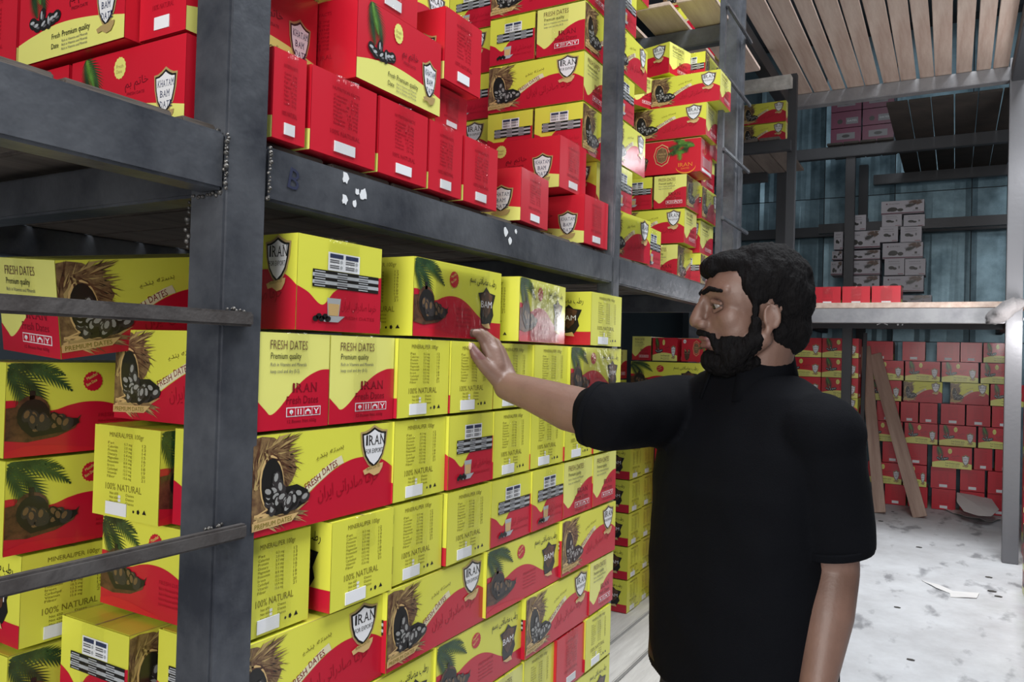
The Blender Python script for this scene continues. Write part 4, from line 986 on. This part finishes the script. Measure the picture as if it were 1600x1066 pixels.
# right hand: palm on the carton end, fingers bent over to the left along its top edge
Kp = [at(758, 537, 1.585), at(766, 533, 1.60), at(774, 537, 1.615), at(780, 546, 1.63)]
for k, (ox, oy) in zip(Kp, ((-6, 0), (-2, 0), (3, 0), (7, 0))):
    add_cap(bm, at(789+ox, 594+oy, 1.578), k, .0185, .0125, n=14)
add_cap(bm, at(776, 575, 1.578), at(770, 550, 1.588), .019, .017, n=14)
T = [(at(747, 521, 1.575), at(735, 520, 1.565), at(723, 526, 1.565)), (at(751, 520, 1.592), at(738, 519, 1.585), at(727, 523, 1.585)),
     (at(757, 522, 1.61), at(744, 520, 1.605), at(733, 523, 1.602)), (at(766, 530, 1.625), at(755, 525, 1.62), at(746, 526, 1.617))]
for k, tp, r_ in zip(Kp, T, (.0098, .0100, .0095, .0085)): chain(bm, [k, *tp], [r_*1.12, r_, r_*.93, r_*.82], n=12)
chain(bm, [at(779, 592, 1.572), at(757, 572, 1.560), at(744, 555, 1.556), at(735, 541, 1.558)], [.019, .0138, .0122, .0098], n=14)
body = remesh(bm, 'body', .0034, skin, man, 3, .5)
# carve eye sockets and soften the face
co = coords(body.data); inv = np.array(HM.inverted()); loc = (co @ inv[:3, :3].T + inv[:3, 3])/HS
nrm = np.empty(len(body.data.vertices)*3); body.data.vertices.foreach_get('normal', nrm); nrm = nrm.reshape(-1, 3)
def push(c, s, amt):
    d = (loc-np.array(c))/np.array(s); wgt = np.exp(-(d**2).sum(1)); return wgt*amt
disp = np.zeros(len(co))
for s in (1, -1):
    disp += push((.082, s*.031, .014), (.022, .017, .012), -.013); disp += push((.080, s*.060, .01), (.02, .012, .03), -.003)
    disp += push((.07, s*.035, -.045), (.02, .012, .02), -.004); disp += push((-.012, s*.088, 0), (.008, .01, .015), -.004)
disp += push((.098, 0, .020), (.015, .02, .012), -.003); disp += push((.105, 0, -.0575), (.02, .03, .0028), -.0035); disp += push((.098, 0, -.078), (.02, .02, .007), -.003)
co2 = co + nrm*disp[:, None]*HS; setco(body.data, co2)
body.data.materials.append(lipm)
cen = np.array([np.mean(loc[list(p.vertices)], axis=0) for p in body.data.polygons])
lipmask = (cen[:, 0] > .09) & (cen[:, 2] < -.044) & (cen[:, 2] > -.073) & (np.abs(cen[:, 1]) < .026)
mi = np.zeros(len(cen), dtype=np.int32); mi[lipmask] = 1; body.data.polygons.foreach_set('material_index', mi)
tag(man, 'man in black polo shirt and dark jeans reaching his hand to the cartons', 'person')
# hair, beard, brows: volumes that grow out of the head
def vol(name, build, voxel, m, amp, sc, par=man):
    b = bmesh.new(); build(b); o = remesh(b, name, voxel, m, par, 1, .4)
    c = coords(o.data); n = np.empty(len(c)*3); o.data.vertices.foreach_get('normal', n); n = n.reshape(-1, 3)
    d = np.array([mnoise.noise(Vector((p[0]*sc, p[1]*sc, p[2]*sc*.6)))*amp+mnoise.noise(Vector(p)*sc*3)*amp*.4 for p in c]); setco(o.data, c+n*d[:, None]); return o
def HE(b, c, r, rot=None): add_ell(b, H(*c), [q*HS for q in r], HR @ rot if rot else HR)
def HCp(b, p, q, r1, r2, **kw): add_cap(b, H(*p), H(*q), r1*HS, r2*HS, **kw)
def hb(b):
    HE(b, (-.026, 0, .052), (.092, .084, .080)); HE(b, (-.055, 0, .025), (.062, .080, .080)); HE(b, (-.064, 0, -.035), (.046, .064, .058)); HE(b, (-.04, 0, -.045), (.042, .0665, .045))
    HE(b, (.028, 0, .090), (.062, .060, .030)); HE(b, (.050, -.005, .098), (.050, .055, .024), Matrix.Rotation(R(12), 3, 'Y')); HE(b, (.074, .0, .086), (.026, .042, .019)); HE(b, (-.02, 0, .100), (.07, .062, .034))
    for s in (1, -1): HE(b, (.004, s*.068, .048), (.030, .013, .036)); HCp(b, (.014, s*.073, .02), (.016, s*.071, -.03), .0075, .0065)
vol('hair', hb, .0045, hairm, .0045, 60)
def bb(b):
    for s in (1, -1):
        HCp(b, (.014, s*.070, -.02), (.016, s*.064, -.06), .010, .015); HCp(b, (.016, s*.062, -.06), (.052, s*.040, -.092), .020, .024)
        HE(b, (.050, s*.036, -.064), (.034, .019, .026), Matrix.Rotation(R(20), 3, 'Y'))
        HCp(b, (.106, s*.004, -.0385), (.090, s*.029, -.047), .0068, .0055); HCp(b, (.090, s*.030, -.047), (.078, s*.034, -.075), .0065, .010)
    HE(b, (.070, 0, -.098), (.036, .040, .026)); HE(b, (.086, 0, -.092), (.021, .027, .020)); HE(b, (.055, 0, -.105), (.042, .050, .024)); HE(b, (.040, 0, -.108), (.045, .047, .020)); HE(b, (.022, 0, -.100), (.040, .053, .022))
vol('beard', bb, .0035, hairm, .0035, 110)
for s in (1, -1):
    vol('eyebrow', lambda b: (HCp(b, (.0985, s*.014, .0400), (.0905, s*.034, .0460), .0048, .0048, n=10), HCp(b, (.0905, s*.034, .0460), (.072, s*.056, .0385), .0054, .0034, n=10)), .0018, hairm, .001, 200)
    bm = bmesh.new(); bmesh.ops.create_uvsphere(bm, u_segments=20, v_segments=12, radius=.0108)
    e = bm_obj('eye', bm, eyew, man, True); e.location = H(.0735, s*.031, .012)
    bm = bmesh.new(); bmesh.ops.create_uvsphere(bm, u_segments=14, v_segments=8, radius=.0085)
    ir = bm_obj('iris', bm, eyed, man, True); ir.location = H(.0772, s*.0305, .0105)
    bm = bmesh.new()
    chain(bm, [H(.0835, s*.017, .0165), H(.0850, s*.030, .0215), H(.0725, s*.0465, .0150)], [.0036, .0048, .0036], n=10)
    bm_obj('eyelid', bm, skin, man, True)
    bm = bmesh.new()
    chain(bm, [H(.0820, s*.018, .0070), H(.0815, s*.030, .0015), H(.0720, s*.0450, .0070)], [.0034, .0042, .0034], n=10)
    bm_obj('eyelid', bm, skin, man, True)
# shirt
bm = bmesh.new()
def torso_ring(x, z, hw, hd, y=0, p=2.5, n=40, tw=0):
    out = []
    for i in range(n):
        a = 2*PI*i/n; c, s_ = math.cos(a), math.sin(a)
        out.append(bm.verts.new(Bp(x+math.copysign(abs(c)**(2/p), c)*hd, y+math.copysign(abs(s_)**(2/p), s_)*hw, z)))
    return out
rings = [torso_ring(.01, .905, .190, .142), torso_ring(.012, .98, .186, .140), torso_ring(.015, 1.08, .180, .137), torso_ring(.015, 1.18, .183, .134), torso_ring(.012, 1.28, .192, .128),
         torso_ring(.005, 1.36, .200, .112), torso_ring(0, 1.42, .195, .092), torso_ring(-.005, 1.462, .172, .082), torso_ring(-.01, 1.495, .105, .072), torso_ring(-.01, 1.505, .066, .06)]
for a, b in zip(rings, rings[1:]):
    for i in range(40): bm.faces.new((a[i], a[(i+1) % 40], b[(i+1) % 40], b[i]))
bm.faces.new(rings[0][::-1]); bm.faces.new(rings[-1])
sR = RE.lerp(RSh, .02); add_cap(bm, RSh+Vector((0, 0, -.005)), RE, .078, .064, n=28, ends=True); add_cap(bm, RE, RE.lerp(RW, .12), .064, .062, n=28, ends=False); add_ell(bm, RSh+Vector((0, 0, -.01)), (.078, .078, .072))
add_cap(bm, LSh+Vector((0, 0, -.01)), LSh.lerp(LE, .86), .076, .069, n=28, ends=False); add_ell(bm, LSh+Vector((0, 0, -.015)), (.080, .080, .075))
shirt = remesh(bm, 'polo_shirt', .006, shirtm, man, 2, .5)
c3 = coords(shirt.data); n3 = np.empty(len(c3)*3); shirt.data.vertices.foreach_get('normal', n3); n3 = n3.reshape(-1, 3)
dd = np.array([mnoise.noise(Vector((p[0]*6, p[1]*6, p[2]*3.2)))*.010+mnoise.noise(Vector(p)*16)*.004 for p in c3]); setco(shirt.data, c3+n3*dd[:, None])
# collar: a band that stands round the neck and opens in front
bm = bmesh.new(); n = 34; prev = None
for i in range(n+1):
    a = R(24+312*i/n); cx, cy = math.cos(a), math.sin(a)
    drop = .030*max(0, math.cos(a))
    pts = [Bp(-.004+cx*.073, cy*.074, 1.478-drop*1.3), Bp(-.012+cx*.066, cy*.066, 1.565-drop), Bp(-.012+cx*.071, cy*.071, 1.567-drop), Bp(.0+cx*.092, cy*.096, 1.484-drop*1.3)]
    cur = [bm.verts.new(p) for p in pts]
    if prev:
        for k in range(3): bm.faces.new((prev[k], cur[k], cur[k+1], prev[k+1]))
    prev = cur
o = bm_obj('collar', bm, shirtm, man, True); so = o.modifiers.new('s', 'SOLIDIFY'); so.thickness = .003
for nm, (A, Bq, tt, rr) in (('sleeve_hem', (RE, RW, .12, .062)), ('sleeve_hem', (LSh, LE, .86, .070))):
    bm = bmesh.new(); p = A.lerp(Bq, tt-.05); q = A.lerp(Bq, tt+.004); add_cap(bm, p, q, rr+.002, rr+.001, n=30, ends=False); bm_obj(nm, bm, shirtm, man, True)
# trousers, belt, shoes
bm = bmesh.new()
rg = [torso_ring(.0, .80, .172, .125), torso_ring(.005, .88, .165, .122), torso_ring(.005, .955, .160, .118)]
for a, b in zip(rg, rg[1:]):
    for i in range(40): bm.faces.new((a[i], a[(i+1) % 40], b[(i+1) % 40], b[i]))
bm.faces.new(rg[0][::-1]); bm.faces.new(rg[-1])
for s in (-1, 1): chain(bm, [Bp(.0, s*.085, .84), Bp(.02, s*.10, .50), Bp(-.01, s*.112, .09)], [.103, .076, .062], n=24)
remesh(bm, 'jeans', .008, jeansm, man, 2)
bm = bmesh.new()
ra, rb = torso_ring(.008, .925, .185, .139, n=40), torso_ring(.008, .958, .184, .138, n=40)
for i in range(40): bm.faces.new((ra[i], ra[(i+1) % 40], rb[(i+1) % 40], rb[i]))
o = bm_obj('belt', bm, leather, man, True); so = o.modifiers.new('s', 'SOLIDIFY'); so.thickness = .004; so.offset = 1
bm = bmesh.new(); bk = at(1076, 999, 1.35)
bm.free(); bm = bmesh.new()
for (y0, z0, y1, z1) in ((-.018, -.014, .018, -.011), (-.018, .011, .018, .014), (-.018, -.014, -.015, .014), (.015, -.014, .018, .014)):
    pa = [Bp(.150, y0, .942+z0), Bp(.150, y1, .942+z0), Bp(.150, y1, .942+z1), Bp(.150, y0, .942+z1)]
    f = bm.faces.new([bm.verts.new(p) for p in pa])
o = bm_obj('belt_buckle', bm, chrome, man); so = o.modifiers.new('s', 'SOLIDIFY'); so.thickness = .004; so.offset = 0
for s in (-1, 1):
    bm = bmesh.new(); add_cap(bm, Bp(-.045, s*.115, .045), Bp(.13, s*.130, .036), .046, .038, n=18)
    for v in bm.verts: v.co.z = max(v.co.z, .003)
    bm_obj('shoe', bm, leather, man, True)
# fingernail of the thumb
bm = bmesh.new(); add_ell(bm, at(734.5, 541, 1.548), (.0055, .003, .0075), None, 2); bm_obj('thumbnail', bm, mat('nail', (.62, .45, .38), rough=.25), man, True)
